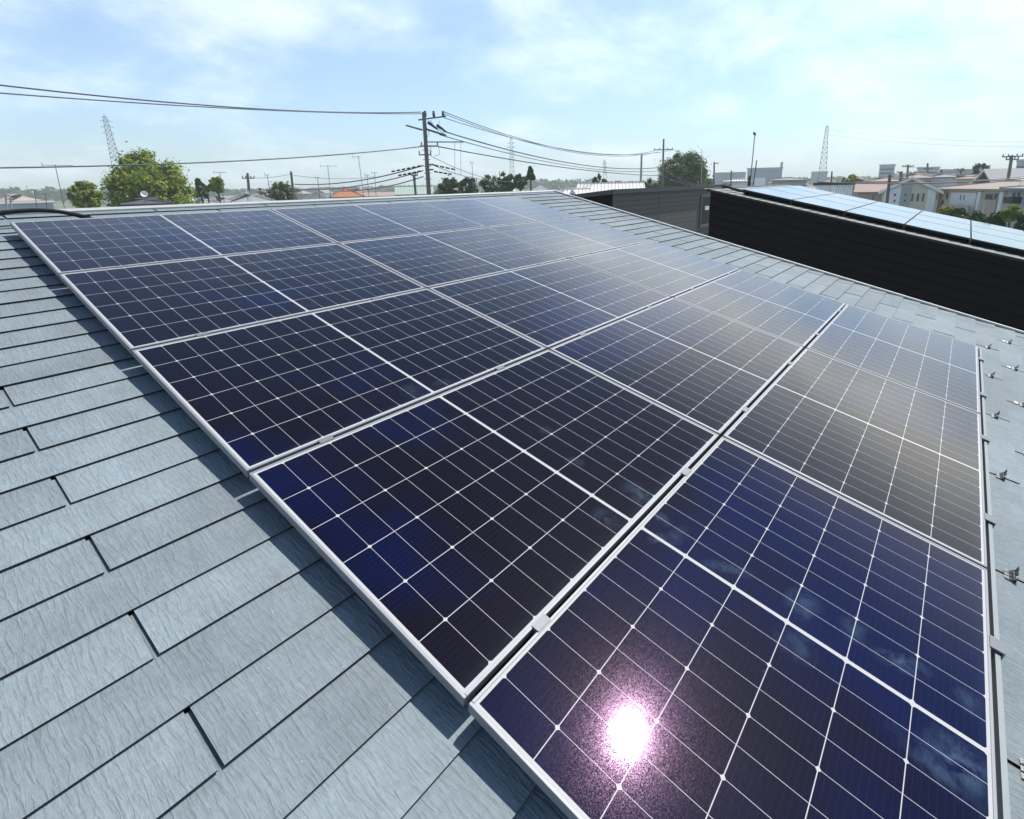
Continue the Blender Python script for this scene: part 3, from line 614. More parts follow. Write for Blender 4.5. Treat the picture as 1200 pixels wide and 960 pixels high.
# hipped house
p, q = at(1101, 224, 65), at(1187, 222.5, 60); eave = (p[2] + q[2]) / 2; rid = at(1145, 213, 67)[2]
t = hip_house(p, q, 8.5, eave, rid, 'two storey house with a tan hipped roof and white pillars, right edge', M['beige'], M['rooftan'], 'hip', .55, 2.9)
panel_on(t, p, q, 1113, 1145, 226, 239.5, M['white'], 'recess_wall', .06, 0)
a = on_facade(p, q, 1113, 246); b = on_facade(p, q, 1146, 240.4); k = MB(); k.box(a[0], b[0], -1.0, -.85, a[1] - .9, b[1]); k.box(a[0], b[0], -.85, -.07, a[1] - .9, a[1] - .7); k.build('balcony', M['tan'], t)
for x0, x1 in ((1145, 1153.5), (1170.5, 1180)): panel_on(t, p, q, x0, x1, 225, 250, M['white'], 'pillar', .35, 0)
panel_on(t, p, q, 1154, 1170, 234.5, 255, M['tan'], 'spandrel', .2, 0)
for x0, x1, y0, y1 in ((1155, 1164, 228, 233.5), (1165.5, 1169.5, 227.5, 233.5)): window(t, p, q, x0, y0, x1, y1)
for x0, x1, y0, y1 in ((1125.5, 1127.5, 228.5, 234.5), (1129.5, 1131.5, 228.5, 234.5)):
    a = on_facade(p, q, x0, y1); b = on_facade(p, q, x1, y0); k = MB(); k.box(a[0], b[0], -.1, -.062, a[1], b[1]); f = k.build('window', M['frame'], t); k = MB(); k.box(a[0] + .05, b[0] - .05, -.108, -.101, a[1] + .05, b[1] - .05); k.build('pane', M['window'], f)
for x0, x1, y0, y1 in ((1103.2, 1106, 235.5, 243), (1109.2, 1111.4, 227.3, 233), (1096.5, 1099, 227.5, 233.5)): window(t, p, q, x0, y0, x1, y1)
# house at the frame edge with dark balcony
p, q = at(1183, 223.5, 58), at(1232, 222.5, 55)
t = hip_house(p, q, 8, (p[2] + q[2]) / 2, at(1205, 213, 62)[2], 'pale house with a dark balcony rail at the right frame edge', M['concrete'], M['roofgrey'], 'hip', .5, 3)
panel_on(t, p, q, 1186, 1198, 231, 238, M['darksteel'], 'balcony_rail', .8)
for x0, x1 in ((1187, 1190), (1193, 1196)): window(t, p, q, x0, 226, x1, 230.5)
# pale tiled roof behind
p, q = at(1146, 216, 88), at(1260, 214, 80)
t = hip_house(p, q, 10, (p[2] + q[2]) / 2, at(1190, 199.5, 91)[2], 'large house with a pale sunlit tile roof and dark ridge, behind the hipped house', M['white'], M['rooftile'], 'side', .7)
p2, q2 = at(1146, 211, 83), at(1163, 211, 82)
t = hip_house(p2, q2, 6, (p2[2] + q2[2]) / 2, at(1155, 200, 83)[2], 'small dark gable end with white barge boards before the pale tile roof', M['roofdark'], M['rooftile'], 'gable', .5)
# further roofs on the right
for x0, x1, y, ytop, D, wm, rm, lab in ((1122, 1150, 211, 205, 98, 'tan', 'roofpink', 'far house with a pinkish roof left of the dark gable end'), (1060, 1092, 210, 203, 105, 'concrete', 'rooftan', 'far tan roofed house right of the hazy tower block'),
        (1092, 1124, 209, 203.5, 112, 'white', 'roofgrey', 'far grey roofed white house above the hipped house'), (1020, 1056, 214, 208, 96, 'tan', 'rooftan', 'far low tan roof behind the low tan house'), (905, 945, 212.5, 208.5, 95, 'concrete', 'roofgrey', 'far pale grey roof above the black house panels'), (850, 880, 214, 210, 90, 'white', 'roofwhite', 'far white roof right of the round tree')):
    p, q = at(x0, y, D), at(x1, y - .8, D)
    t = hip_house(p, q, 8, (p[2] + q[2]) / 2, at((x0 + x1) / 2, ytop, D + 4)[2], lab, M[wm], M[rm], 'hip', .5, 3.0)
# balcony fence behind the black house's panels
p, q = at(958, 214, 46), at(1001, 215, 48); zt_ = (p[2] + q[2]) / 2
o, a, wd = facade_frame(p, q)
t = thing('balcony_fence', 'white balcony fence of vertical slats under a dark rail, above the black house panels', 'fence', (o[0], o[1], 0), a)
k = MB()
nn = 16
for i in range(nn): k.box(i * wd / nn, i * wd / nn + .12, 0, .05, zt_ - 2.0, zt_ - .15)
k.build('slats', M['white'], t); k = MB(); k.box(-.3, wd + .05, -.05, .1, zt_ - .15, zt_ + .05); k.box(0, wd, -.02, .07, zt_ - 2.12, zt_ - 2.0); k.build('rail', M['darktrim'], t)
k = MB(); k.box(-.2, wd, .2, 5, 0, zt_ - 2.1); k.build('deck', M['concrete'], t)

# ------------------------------------------------------------------ roofs behind the ridge
def small(x0, x1, y, ytop, D, wm, rm, kind, lab, dep=7, run=None, over=.4, tilt=0):
    p, q = at(x0, y, D), at(x1, y + tilt, D)
    return hip_house(p, q, dep, (p[2] + q[2]) / 2, at((x0 + x1) / 2, ytop, D + (0 if kind == 'gable' else dep / 2))[2], lab, M[wm], M[rm], kind, over, run)
small(148, 196, 241, 233, 60, 'white', 'roofdark', 'hip', 'dark grey roofed house below the large bright tree', 6, 2.2)
small(262, 334, 243, 227.5, 66, 'concrete', 'roofgrey', 'hip', 'grey hipped roof just beyond the ridge, left of centre', 7, 3.4)
small(232, 254, 240, 233, 90, 'white', 'roofgrey', 'hip', 'far pale roof under the pale bushy tree', 6, 2)
small(258, 276, 238, 229, 100, 'concrete', 'roofgrey', 'hip', 'far small pyramid roof between the pale tree and the crossarm pole', 6, 2.6)
small(390, 424, 232, 220.5, 85, 'pinkwall', 'rooforange', 'hip', 'house with an orange tiled roof behind the ridge', 5, 2.2)
small(360, 382, 232, 224, 100, 'white', 'roofpink', 'gable', 'far small gable house left of the orange roof', 6)
small(416, 466, 231, 225, 100, 'tan', 'roofpink', 'side', 'far long brownish roof right of the orange roof', 6)
small(466, 506, 229, 218.5, 80, 'white', 'roofgreen', 'side', 'house with a pale green sheet roof beside the big utility pole', 6)
small(507, 523, 228, 219.5, 78, 'pinkwall', 'trim', 'gable', 'pink gable end with white edges right of the big utility pole', 8, over=.25)
small(622, 646, 226, 216.5, 100, 'concrete', 'roofgrey', 'hip', 'grey house roof by the dark pointed conifer', 6, 2)
small(664, 689, 231, 222, 58, 'concrete', 'roofwhite', 'side', 'white ribbed roof left of the black gable wall', 7, tilt=-1)
small(678, 753, 229, 215, 62, 'white', 'roofwhite', 'side', 'long white ribbed roof with a dark ridge above the grey boarded wall', 8, tilt=-2)
small(661, 681, 240, 225.5, 50, 'blackalu', 'roofdark', 'gable', 'small black gable between the white ribbed roofs', 8, over=.2)
small(0, 62, 239, 236, 160, 'bluegrey', 'roofgrey', 'side', 'far low blue grey building at the left frame edge', 10)
small(590, 606, 225, 219.5, 120, 'white', 'roofwhite', 'hip', 'far white roof below the row of dark trees', 6, 2)

# small houses of the town beyond, too far to tell apart
rt_ = np.random.default_rng(21); protos = []
for rm_, wm_ in (('roofgrey', 'white'), ('roofpink', 'beige'), ('roofdark', 'white'), ('rooftan', 'concrete')):
    px = -60 - 40 * len(protos); p = at(px, 226, 150); q = at(px + 36, 226, 150)
    h0 = hip_house(p, q, 8, 5.2, 7.0, 'small hazy house far off on the town skyline', M[wm_], M[rm_], 'hip' if rm_ != 'roofgrey' else 'side', .5, 2.8, group='far houses on the skyline'); protos.append(h0)
for i in range(34):
    px = rt_.uniform(4, 1190); D = rt_.uniform(135, 280); src = protos[rt_.integers(0, 4)]; c = at(px, 215, D)
    h = src.copy(); C.objects.link(h); h.location = (c[0], c[1], 0); h.rotation_euler = (0, 0, rt_.uniform(0, 6.28)); sc_ = rt_.uniform(.9, 1.15); h.scale = (sc_, sc_, rt_.uniform(.8, 1.05))
    for ch in [o for o in src.children]:
        c2 = ch.copy(); C.objects.link(c2); c2.parent = h
        for g2 in ch.children: c3 = g2.copy(); C.objects.link(c3); c3.parent = c2
# ------------------------------------------------------------------ far blocks
def block(x0, x1, ytop, ybase, D, mat, lab, dep=14, extra=None, bands=0):
    p, q = at(x0, ytop, D), at(x1, ytop - (x1 - x0) * .012, D)
    o, a, wd = facade_frame(p, q); h = (p[2] + q[2]) / 2
    t = thing('far_building', lab, 'building', (o[0], o[1], 0), a)
    k = MB(); k.box(0, wd, 0, dep, 0, h); k.build('wall', M[mat], t)
    k = MB(); k.box(-.3, wd + .3, -.3, dep + .3, h, h + .8); k.build('parapet', M['concrete'], t)
    for j in range(bands):
        z = h - (j + 1) * h / (bands + .6); k = MB(); k.box(wd * .06, wd * .94, -.12, -.01, z, z + h / bands * .32); k.build('window', M['window'], t)
    return t, wd, h
t, wd, h = block(876, 917, 198.5, 212, 330, 'bluegrey', 'wide blue grey factory hall with a corner stack, far right of the round tree', 40)
k = MB(); k.box(wd * .94, wd, -.4, 6, h, h + 3.6); k.build('stack', M['bluegrey'], t)
k = MB(); k.box(wd * .22, wd * .55, -1.0, -.02, 0, h * .62); k.build('annex', M['white'], t)
block(838, 874, 203.5, 212, 400, 'bluegrey', 'long low hazy building left of the factory hall', 30)
block(1031, 1049, 194.5, 207, 360, 'bluegrey', 'hazy tower block standing above the right houses', 16, bands=5)
block(1075, 1101, 197.5, 207, 380, 'concrete', 'hazy low block with dark openings right of the tower block', 16, bands=3)
block(951, 970, 202.5, 208, 420, 'concrete', 'hazy low block at the foot of the right lattice tower', 16)
block(1102, 1142, 201, 207, 300, 'bluegrey', 'long hazy shed roofed building behind the right houses', 30)
block(1192, 1212, 189.5, 205, 260, 'bluegrey', 'hazy grey block at the right frame edge', 16, bands=4)
block(1141, 1158, 198.5, 206, 150, 'white', 'pale building under the dark bush beside the dark gable', 10)

# ------------------------------------------------------------------ trees
def crown_mesh(rad, n_cl, n_leaf, leaf, seed, shape='round'):
    r = np.random.default_rng(seed); cs = []
    rx, ry, rz = rad
    for i in range(n_cl):
        d = r.normal(size=3); d /= np.linalg.norm(d); rr = r.uniform(.25, 1) ** .45
        c = d * rr
        if shape == 'cone':
            h = r.uniform(-1, 1) ; a = r.uniform(0, 6.28); w_ = (1 - h) / 2 * r.uniform(.4, 1) * .95 + .05; c = np.array([w_ * math.cos(a), w_ * math.sin(a), h])
        elif c[2] < -.55: c[2] *= .7
        cs.append(c)
    cs = np.array(cs); szs = r.uniform(.09, .24, n_cl) * (.75 if shape == 'cone' else 1)
    idx = r.integers(0, n_cl, n_leaf)
    off = r.normal(size=(n_leaf, 3)); off /= np.linalg.norm(off, axis=1)[:, None]; off *= (.25 + np.abs(r.normal(size=n_leaf)) * .75)[:, None]
    P = (cs[idx] + off * szs[idx][:, None] * np.array([1, 1, .8]))
    nrm = off + r.normal(size=(n_leaf, 3)) * .55 + np.array([0, 0, .35]); nrm /= np.linalg.norm(nrm, axis=1)[:, None]
    P = P * np.array([rx, ry, rz])
    a = np.cross(nrm, r.normal(size=(n_leaf, 3))); a /= np.linalg.norm(a, axis=1)[:, None]; b = np.cross(nrm, a)
    s1 = (leaf * r.uniform(.55, 1.25, n_leaf))[:, None]; s2 = s1 * r.uniform(.45, .8, n_leaf)[:, None]
    V = np.stack([P - a * s1, P - b * s2 + a * s1 * .1, P + a * s1, P + b * s2 + a * s1 * .1], 1).reshape(-1, 3)
    return V, cs * np.array([rx, ry, rz])
def tree(x0, x1, ytop, D, lab, leafm, n_cl=60, n_leaf=5000, leaf=.16, seed=1, shape='round', name='tree', base=None, depth=.9):
    l, rr = at(x0, ytop, D), at(x1, ytop, D); wd = np.linalg.norm((rr - l)[:2]); top = at((x0 + x1) / 2, ytop, D)
    ht = top[2]; rx = wd / 2
    if base is None: base = max(ht * .18, ht - wd * 1.15)
    rz = (ht - base) / 2; cz = base + rz
    t = thing(name, lab, 'tree', (top[0], top[1], 0), rng.uniform(0, 6))
    V, cs = crown_mesh((rx * .92, rx * depth * .92, rz * .94), n_cl, n_leaf, leaf, seed, shape); V[:, 2] += cz
    me = bpy.data.meshes.new('crown'); n = len(V) // 4
    me.from_pydata(V.tolist(), [], [(4 * i, 4 * i + 1, 4 * i + 2, 4 * i + 3) for i in range(n)]); me.materials.append(leafm)
    o = bpy.data.objects.new('crown', me); C.objects.link(o); o.parent = t
    k = MB(); tr = max(.08, ht * .022)
    k.tube([(0, 0, 0), (tr * .4, 0, base * .6), (0, tr * .5, cz)], tr, 8, tr * .45)
    if shape != 'cone':
        for i in range(0, n_cl, max(1, n_cl // 14)):
            c = cs[i] + np.array([0, 0, cz]); st = np.array([0, 0, base + (cz - base) * rng.uniform(.0, .7)])
            k.tube([st, st * .5 + c * .5 + np.array([0, 0, .06 * rz]), c * .96 + st * .04], tr * .4, 5, tr * .08)
    k.build('trunk', M['bark'], t)
    return t
tree(108, 224, 178, 80, 'large bright green broadleaf tree beyond the ridge, below the left lattice tower', M['leaf_bright'], 190, 40000, .20, 3)
tree(74, 116, 211, 74, 'small ragged bright green tree left of the large tree', M['leaf_bright'], 60, 8000, .17, 4)
tree(221, 243, 209, 84, 'dark conifer like tree right of the large bright tree', M['leaf_dark'], 50, 3600, .24, 5, 'cone')
tree(241, 262, 207, 86, 'pale round topped tree left of the crossarm pole', M['leaf_bright'], 50, 3400, .24, 6)
tree(234, 246, 215, 90, 'dark bushy tree between the conifer and the pale tree', M['leaf_mid'], 24, 1600, .15, 7)
tree(309, 346, 212, 90, 'dark olive bushy tree between two thin poles', M['leaf_olive'], 90, 9000, .2, 8)
tree(284, 300, 222, 85, 'small dark bush beside the grey hipped roof', M['leaf_dark'], 20, 1500, .13, 9)
tree(296, 314, 220, 100, 'low pale bush left of the dark olive tree', M['leaf_mid'], 20, 1500, .15, 10)
tree(512, 541, 207, 75, 'dark round tree just right of the big utility pole', M['leaf_dark'], 40, 4200, .2, 11)
tree(535, 562, 208, 78, 'dark green tree second from the big utility pole', M['leaf_dark'], 40, 4200, .2, 12)
tree(558, 586, 206, 82, 'mid green tree in the row left of the far tower', M['leaf_mid'], 40, 4200, .2, 13)
tree(580, 604, 202, 84, 'taller green tree in front of the far central tower', M['leaf_mid'], 40, 4200, .2, 14)
tree(600, 618, 204, 84, 'dark tree left of the pointed conifer', M['leaf_dark'], 36, 3500, .2, 15)
tree(615, 628, 195, 80, 'dark pointed conifer at the end of the row of trees', M['leaf_dark'], 70, 3600, .2, 16, 'cone')
tree(691, 713, 202, 70, 'small round tree above the white ribbed roof', M['leaf_dark'], 30, 3000, .18, 17)
tree(768, 838, 176.5, 92, 'big round olive green tree behind the second utility pole', M['leaf_olive'], 170, 30000, .20, 18)
tree(746, 774, 208, 78, 'pale bushy tree left of the second utility pole', M['leaf_mid'], 30, 3400, .16, 19)
tree(838, 856, 212.5, 95, 'low green bush right of the big round tree', M['leaf_mid'], 16, 1400, .16, 20)
tree(985, 1007, 203, 130, 'far rounded green bush above the white balcony fence', M['leaf_bright'], 24, 2000, .28, 21)
tree(1139, 1160, 191, 110, 'dark domed tree above the dark gable end', M['leaf_dark'], 30, 3000, .25, 22)
for x0, x1, y, D, lm, lab, sd in ((1098, 1122, 241, 50, 'leaf_bright', 'bright garden shrub left of the hipped house front', 31), (1116, 1138, 243.5, 49, 'leaf_mid', 'rounded garden shrub below the tan balcony', 32), (1134, 1160, 246, 48, 'leaf_olive', 'olive garden shrub below the tan spandrel', 33),
        (1176, 1200, 240, 46, 'leaf_bright', 'bright green garden tree before the dark balcony rail', 34), (1188, 1216, 251, 42, 'leaf_dark', 'dark leafy shrub at the right frame edge', 35), (1158, 1184, 248, 47, 'leaf_dark', 'dark garden shrub right of the olive shrub', 36)):
    tree(x0, x1, y, D, lab, M[lm], 34, 3200, .15, sd, name='shrub')
for x0, x1, y, D, lab, sd in ((760, 830, 211, 600, 'far hazy line of trees behind the round tree', 41),):
    pass
# the wooded skyline far off, one mass nobody could count
V = []; r2 = np.random.default_rng(5)
for i in range(900):
    az = r2.uniform(R(-4), R(104)); D = r2.uniform(520, 900); hgt = r2.uniform(3.5, 8.5) * (1.25 if .5 < math.sin(az * 9) else .8)
    c = np.array([CW[0] + D * math.sin(az), CW[1] + D * math.cos(az), hgt * .5]); rd = r2.uniform(5, 14)
    d = r2.normal(size=(36, 3)); d /= np.linalg.norm(d, axis=1)[:, None]; d[:, 2] = abs(d[:, 2]) * 1.6 - .55
    for v in d:
        pc = c + v * np.array([rd, rd, hgt * .55]); a = r2.normal(size=3); b = np.cross(a, r2.normal(size=3)); a = a / np.linalg.norm(a) * 1.8; b = b / np.linalg.norm(b) * 1.4
        V += [pc - a, pc - b, pc + a, pc + b]
me = bpy.data.meshes.new('far_woodland'); me.from_pydata([tuple(v) for v in V], [], [(4 * i, 4 * i + 1, 4 * i + 2, 4 * i + 3) for i in range(len(V) // 4)]); me.materials.append(M['leaf_dark'])
o = bpy.data.objects.new('far_woodland', me); C.objects.link(o); prop(o, 'hazy wooded skyline far beyond the houses', 'woodland', None, 'stuff')

# ------------------------------------------------------------------ utility poles
def arm(k, c, d, l0, l1, z, th=.055): k.tube([(c[0] + d[0] * l0, c[1] + d[1] * l0, z), (c[0] + d[0] * l1, c[1] + d[1] * l1, z)], th, 6)
right = lambda px: (lambda d: np.array([d[1], -d[0]]) / math.hypot(d[0], d[1]))(ray(px, 210))     # unit vector to the right as seen there
INS = [(.03, 0), (.07, .03), (.04, .08), (.075, .12), (.04, .17), (.055, .21), (.02, .25)]
D1 = 46.0
T1 = at(496.6, 131.5, D1); B1 = at(502.6, 225, D1); e1 = right(500)
dirp = (T1 - B1) / (T1[2] - B1[2]); foot = B1 - dirp * B1[2]
pl = thing('utility_pole', 'tall weathered utility pole with crossarms and many wires, centre of the skyline', 'utility pole', foot)
L1 = lambda z: dirp * z                        # a point on the axis, relative to the foot
k = MB(); k.tube([L1(0), L1(T1[2])], .21, 12, .145); k.build('shaft', M['pole'], pl)
def zpix(py, D=D1, px=499): return at(px, py, D)[2]
def pole_arm(x0, x1, py, th=.06, dy0=0, dy1=0):
    s = 46.0 / 640; ax = 499.5; z = zpix(py); base = L1(z)
    k = MB(); a = base + np.array([*(e1 * (x0 - ax) * .0735), dy0]); b = base + np.array([*(e1 * (x1 - ax) * .0735), dy1])
    k.tube([a, b], th, 6); k.build('crossarm', M['pole'], pl); return a, b
def insulator(par, c, sc=1.0, mat='darksteel'):
    k = MB(); k.lathe([(r * sc, z * sc) for r, z in INS], tuple(c), 8); k.build('insulator', M[mat], par)
a_, b_ = pole_arm(493, 523, 140, .06, -.05, .25)
for x in (501, 510, 520): insulator(pl, L1(zpix(139)) + np.array([*(e1 * (x - 499.5) * .0735), .12]), 1.9)
pole_arm(480, 497, 152.5, .075, .35, 0); pole_arm(498, 522, 152, .085, 0.1, -.45); pole_arm(500, 541, 166.5, .05); pole_arm(493, 513, 171.3, .06); pole_arm(491, 505, 181.5, .055)
pole_arm(497, 507, 193, .08); pole_arm(497, 506, 199, .07)
for x, y in ((495, 171), (512, 171), (492, 181), (504, 181)): insulator(pl, L1(zpix(y)) + np.array([*(e1 * (x - 499.5) * .0735), .05]), .9)
k = MB()
for x, y in ((511, 150), (520, 153)): c = L1(zpix(y)) + np.array([*(e1 * (x - 499.5) * .0735), 0]); k.tube([c + np.array([*(-e1 * .55), .42]), c + np.array([*(e1 * .15), -.1])], .13, 8, .07)
k.build('strain_insulator', M['darksteel'], pl)
k = MB()
for xs in ([(504, 141), (501, 148), (504, 156), (501, 162)], [(516, 142), (513, 148), (516, 154), (520, 157)], [(506, 141), (510, 149), (514, 154)], [(504, 172), (505, 177), (503, 181)], [(513, 172), (514, 181), (508, 183)]):
    k.tube([L1(zpix(y)) + np.array([*(e1 * (x - 499.5) * .0735), 0]) for x, y in xs], .022, 5)
k.build('jumper', M['wire'], pl)
k = MB(); 
for y in (176, 187, 195, 203, 210): k.tube([L1(zpix(y)) + np.array([*(e1 * -.3), 0]), L1(zpix(y)) + np.array([*(e1 * .3), 0])], .025, 5)
k.build('step', M['steel'], pl)
def simple_pole(px, ytop, pxb, yb, D, lab, arms=(), r=.15, mat='pole', ins=True, name='utility_pole', cat='utility pole'):
    T = at(px, ytop, D); Bq = at(pxb, yb, D); dp = (T - Bq) / (T[2] - Bq[2]); ft = Bq - dp * Bq[2]; e = right(px); sc = D / math.hypot(1, 0) / 640
    t = thing(name, lab, cat, ft)
    k = MB(); k.tube([(0, 0, 0), dp * T[2]], r, 8, r * .7); k.build('shaft', M[mat], t)
    for (y, l, rr) in arms:
        z = at(px, y, D)[2]; c = dp * z; k = MB(); h = (rr - l) * .5
        k.tube([c + np.array([*(e * l * D / 640), 0]), c + np.array([*(e * rr * D / 640), 0])], max(.05, D * .0009), 6); k.build('crossarm', M[mat], t)
        if ins:
            for f in (.04, .3, .7, .96):
                insulator(t, c + np.array([*(e * (l + (rr - l) * f) * D / 640), .02]), (1.0 if D < 90 else .8))
    return t
D2 = 84.0
simple_pole(777.8, 163, 776, 222, D2, 'second utility pole with one crossarm, in front of the round olive tree', ((175.5, -11, 11),), .19)
simple_pole(290, 203, 292.5, 232, 70, 'far dark utility pole with a crossarm above the small dark bush', ((209, -5, 6),), .2)
simple_pole(341, 201, 344, 229, 62, 'thin plain pole at the right of the dark olive tree', (), .16, ins=False)
simple_pole(485, 205, 487, 226, 58, 'short wooden pole left of the big utility pole', ((206, -3, 4), (211, -1, 1.5)), .17)
simple_pole(1186, 182, 1182.5, 203, 75, 'utility pole with a transformer near the right edge', ((183.5, -7, 8), (187, -4, 5)), .2)
simple_pole(1064, 193, 1063, 212, 100, 'far utility pole right of the hazy tower block', ((195, -5, 5),), .2)
simple_pole(1087, 191.5, 1087, 210, 110, 'far utility pole above the gabled house', ((198, -3, 4),), .2)
simple_pole(1056, 201, 1055.5, 212, 90, 'short dark far pole beside the tower block', (), .3, ins=False)
simple_pole(1043, 205, 1039.5, 237, 46, 'dark pole just behind the black house panels', (), .14, ins=False)
simple_pole(837, 190, 836.5, 214, 78, 'slim dark pole right of the round olive tree', ((191.5, 1, 5),), .16, ins=False)
simple_pole(857, 200, 856.5, 216, 80, 'short thin pole left of the tall lamp mast', (), .13, ins=False)
simple_pole(752, 181, 751, 210, 120, 'far pale pole left of the second utility pole', (), .3, 'polelight', ins=False)
simple_pole(822, 182, 822, 220, 56, 'pale pole with a slanted arm before the round olive tree', (), .08, 'polelight', ins=False)
simple_pole(975, 201, 974, 213, 70, 'short dark pole right of the right lattice tower', (), .12, ins=False)
simple_pole(6, 226, 7.5, 240, 80, 'far pole with crossarms at the left frame edge', ((229, -3, 3),), .1, 'polelight', ins=False)
simple_pole(12, 231, 13, 242, 60, 'second far pole at the left frame edge', ((233, -2, 2),), .08, 'polelight', ins=False)
simple_pole(1103, 199, 1102, 209, 120, 'far pole with dark equipment left of the long hazy shed', (), .35, ins=False)
simple_pole(1127, 197.5, 1125, 208, 110, 'far thin pole left of the dark domed tree', ((200, -3, 3),), .18)
# lamp mast
T = at(884.6, 157, 60); Bq = at(879, 217, 60); dp = (T - Bq) / (T[2] - Bq[2]); ft = Bq - dp * Bq[2]; e = right(884)
t = thing('lamp_mast', 'tall slender lamp mast with a floodlight at its top, above the black house', 'mast', ft)
k = MB(); k.tube([(0, 0, 0), dp * T[2]], .075, 8, .045); k.build('shaft', M['lattice'], t)
k = MB(); c = dp * T[2]; k.hexa([c + np.array([*(e * -.07), -.14]), c + np.array([*(e * .10), -.17]), c + np.array([*(e * .12), .0]), c + np.array([*(e * -.06), .03])], [c + np.array([*(e * -.06), .03]) + [0, .14, 0], c + np.array([*(e * .10), -.17]) + [0, .14, 0], c + np.array([*(e * .16), .15]) + [0, .14, 0], c + np.array([*(e * -.05), .18]) + [0, .14, 0]]); k.build('floodlight', M['darksteel'], t)
k = MB(); z = at(880, 213, 60)[2]; k.lathe([(.16, z - .6), (.17, z - .2), (.15, z + .3), (.08, z + .6)], (0, 0, 0), 8); k.build('base_collar', M['blackalu'], t)
simple_pole(886.8, 188, 883, 215, 58, 'short leaning pole beside the tall lamp mast', (), .08, ins=False)
# lattice transmission towers
def lattice(px, ytop, pxb, yb, D, lab, w0, w1, arms, n=9, r=.16):
    T = at(px, ytop, D); Bq = at(pxb, yb, D); dp = (T - Bq) / (T[2] - Bq[2]); ft = Bq - dp * Bq[2]; H = T[2]; e = right(px); e3 = np.array([e[0], e[1], 0]); f3 = np.array([-e[1], e[0], 0])
    t = thing('transmission_tower', lab, 'tower', ft)
    zb = Bq[2]; zs = np.linspace(zb, H * .97, n); hw = lambda z: (w0 + (w1 - w0) * (z - zb) / (H - zb)) / 2
    cor = lambda z, i, j: dp * z + e3 * hw(z) * i + f3 * hw(z) * j
    k = MB()
    for i in (-1, 1):
        for j in (-1, 1): k.tube([cor(0, i, j), cor(zb, i, j), cor(H * .97, i, j)], r, 4)
    k.build('legs', M['lattice'], t)
    k = MB(); ring = [(-1, -1), (1, -1), (1, 1), (-1, 1)]
    for a, b in zip(zs[:-1], zs[1:]):
        for q in range(4):
            i, j = ring[q], ring[(q + 1) % 4]
            k.tube([cor(a, *i), cor(b, *j)], r * .55, 4); k.tube([cor(a, *j), cor(b, *i)], r * .55, 4); k.tube([cor(b, *i), cor(b, *j)], r * .6, 4)
    k.build('bracing', M['lattice'], t)
    for y, l in arms:
        z = at(px, y, D)[2]; k = MB(); w_ = l * D / 640
        for s in (-1, 1):
            tip = dp * z + e3 * w_ * s; k.tube([cor(z, s, -1), tip], r * .6, 4); k.tube([cor(z, s, 1), tip], r * .6, 4); k.tube([cor(min(z + w_ * .35, H), s, 0), tip], r * .6, 4)
        k.build('crossarm', M['lattice'], t)
    k = MB(); k.tube([dp * H * .96, dp * H], r * 1.6, 6, r * .6); k.build('peak', M['lattice'], t)
    return t
lattice(121.5, 133, 136, 190, 300, 'leaning looking lattice transmission tower above the large bright tree', 3.1, 1.0, ((142, 4), (149, 4.5), (156, 4)), 11, .075)
lattice(599, 160, 600, 206, 520, 'slim far lattice tower above the row of dark trees', 4.4, 1.6, ((168, 4.5), (173, 5), (180, 5), (187, 4)), 9, .18)
lattice(969.6, 146, 963.3, 209, 380, 'pale lattice transmission tower right of the lamp mast', 4.6, 1.3, ((151, 1.2), (173, 2.5)), 11, .13)
lattice(708.3, 187, 709, 206, 640, 'tiny far lattice tower right of the small round tree', 3.4, 1.4, ((192, 3), (196, 3)), 6, .28)

# television aerials on the roofs
def aerial(px, ytop, pxb, yb, D, l, rr, lab, n=7, two=False):
    T = at(px, ytop, D); Bq = at(pxb, yb, D); dp = (T - Bq) / (T[2] - Bq[2]); e = right(px); e3 = np.array([e[0], e[1], 0]); f3 = np.array([-e[1], e[0], 0])
    t = thing('television_aerial', lab, 'aerial', Bq, 0, 'television aerials')
    h = T[2] - Bq[2]; s = D / 640; r = .00042 * D
    k = MB(); k.tube([dp * -2.5, dp * h], r, 6); k.build('mast', M['steel'], t)
    k = MB(); c = dp * (h * .98); k.tube([c + e3 * l * s, c + e3 * rr * s], r * .8, 5)
    for i in range(n):
        p_ = c + e3 * (l + (rr - l) * i / (n - 1)) * s; ln = .38 * (1 + i * .06); k.tube([p_ - f3 * ln, p_ + f3 * ln], r * .5, 4)
    k.tube([c + e3 * l * s + np.array([0, 0, -.2]), c + e3 * l * s + np.array([0, 0, .25])], r * .6, 4)
    k.build('yagi', M['steel'], t)
    return t
aerial(64.5, 193, 73, 232, 62, -8, 11, 'large leaning roof aerial left of the small bright tree')
aerial(384, 194, 387.5, 229, 82, -7, 9, 'roof aerial just left of the orange roof')
aerial(420, 183, 425.5, 226, 84, -6, 2, 'tall roof aerial between the orange roof and the big pole')
aerial(257.5, 202, 259.5, 215, 80, -5, 5, 'faint roof aerial above the pale round topped tree')
aerial(439, 202, 440.5, 226, 90, -3, 3, 'short roof aerial right of the orange roof')
aerial(313, 205, 315, 216, 60, -2, 2, 'thin roof aerial above the dark olive tree')
aerial(372, 208, 374, 226, 60, -2, 2, 'thin roof aerial above the small gable house')
aerial(553, 190, 554, 210, 70, -2, 2, 'thin roof aerial above the row of dark trees')
aerial(40, 222, 42.5, 238, 45, -4, 3, 'small roof aerial on the left horizon')
aerial(53, 227, 54, 236, 55, -5, 2, 'low roof aerial left of the large leaning aerial')
aerial(430, 205, 432, 226, 56, -2, 2, 'faint thin aerial beside the short roof aerial')
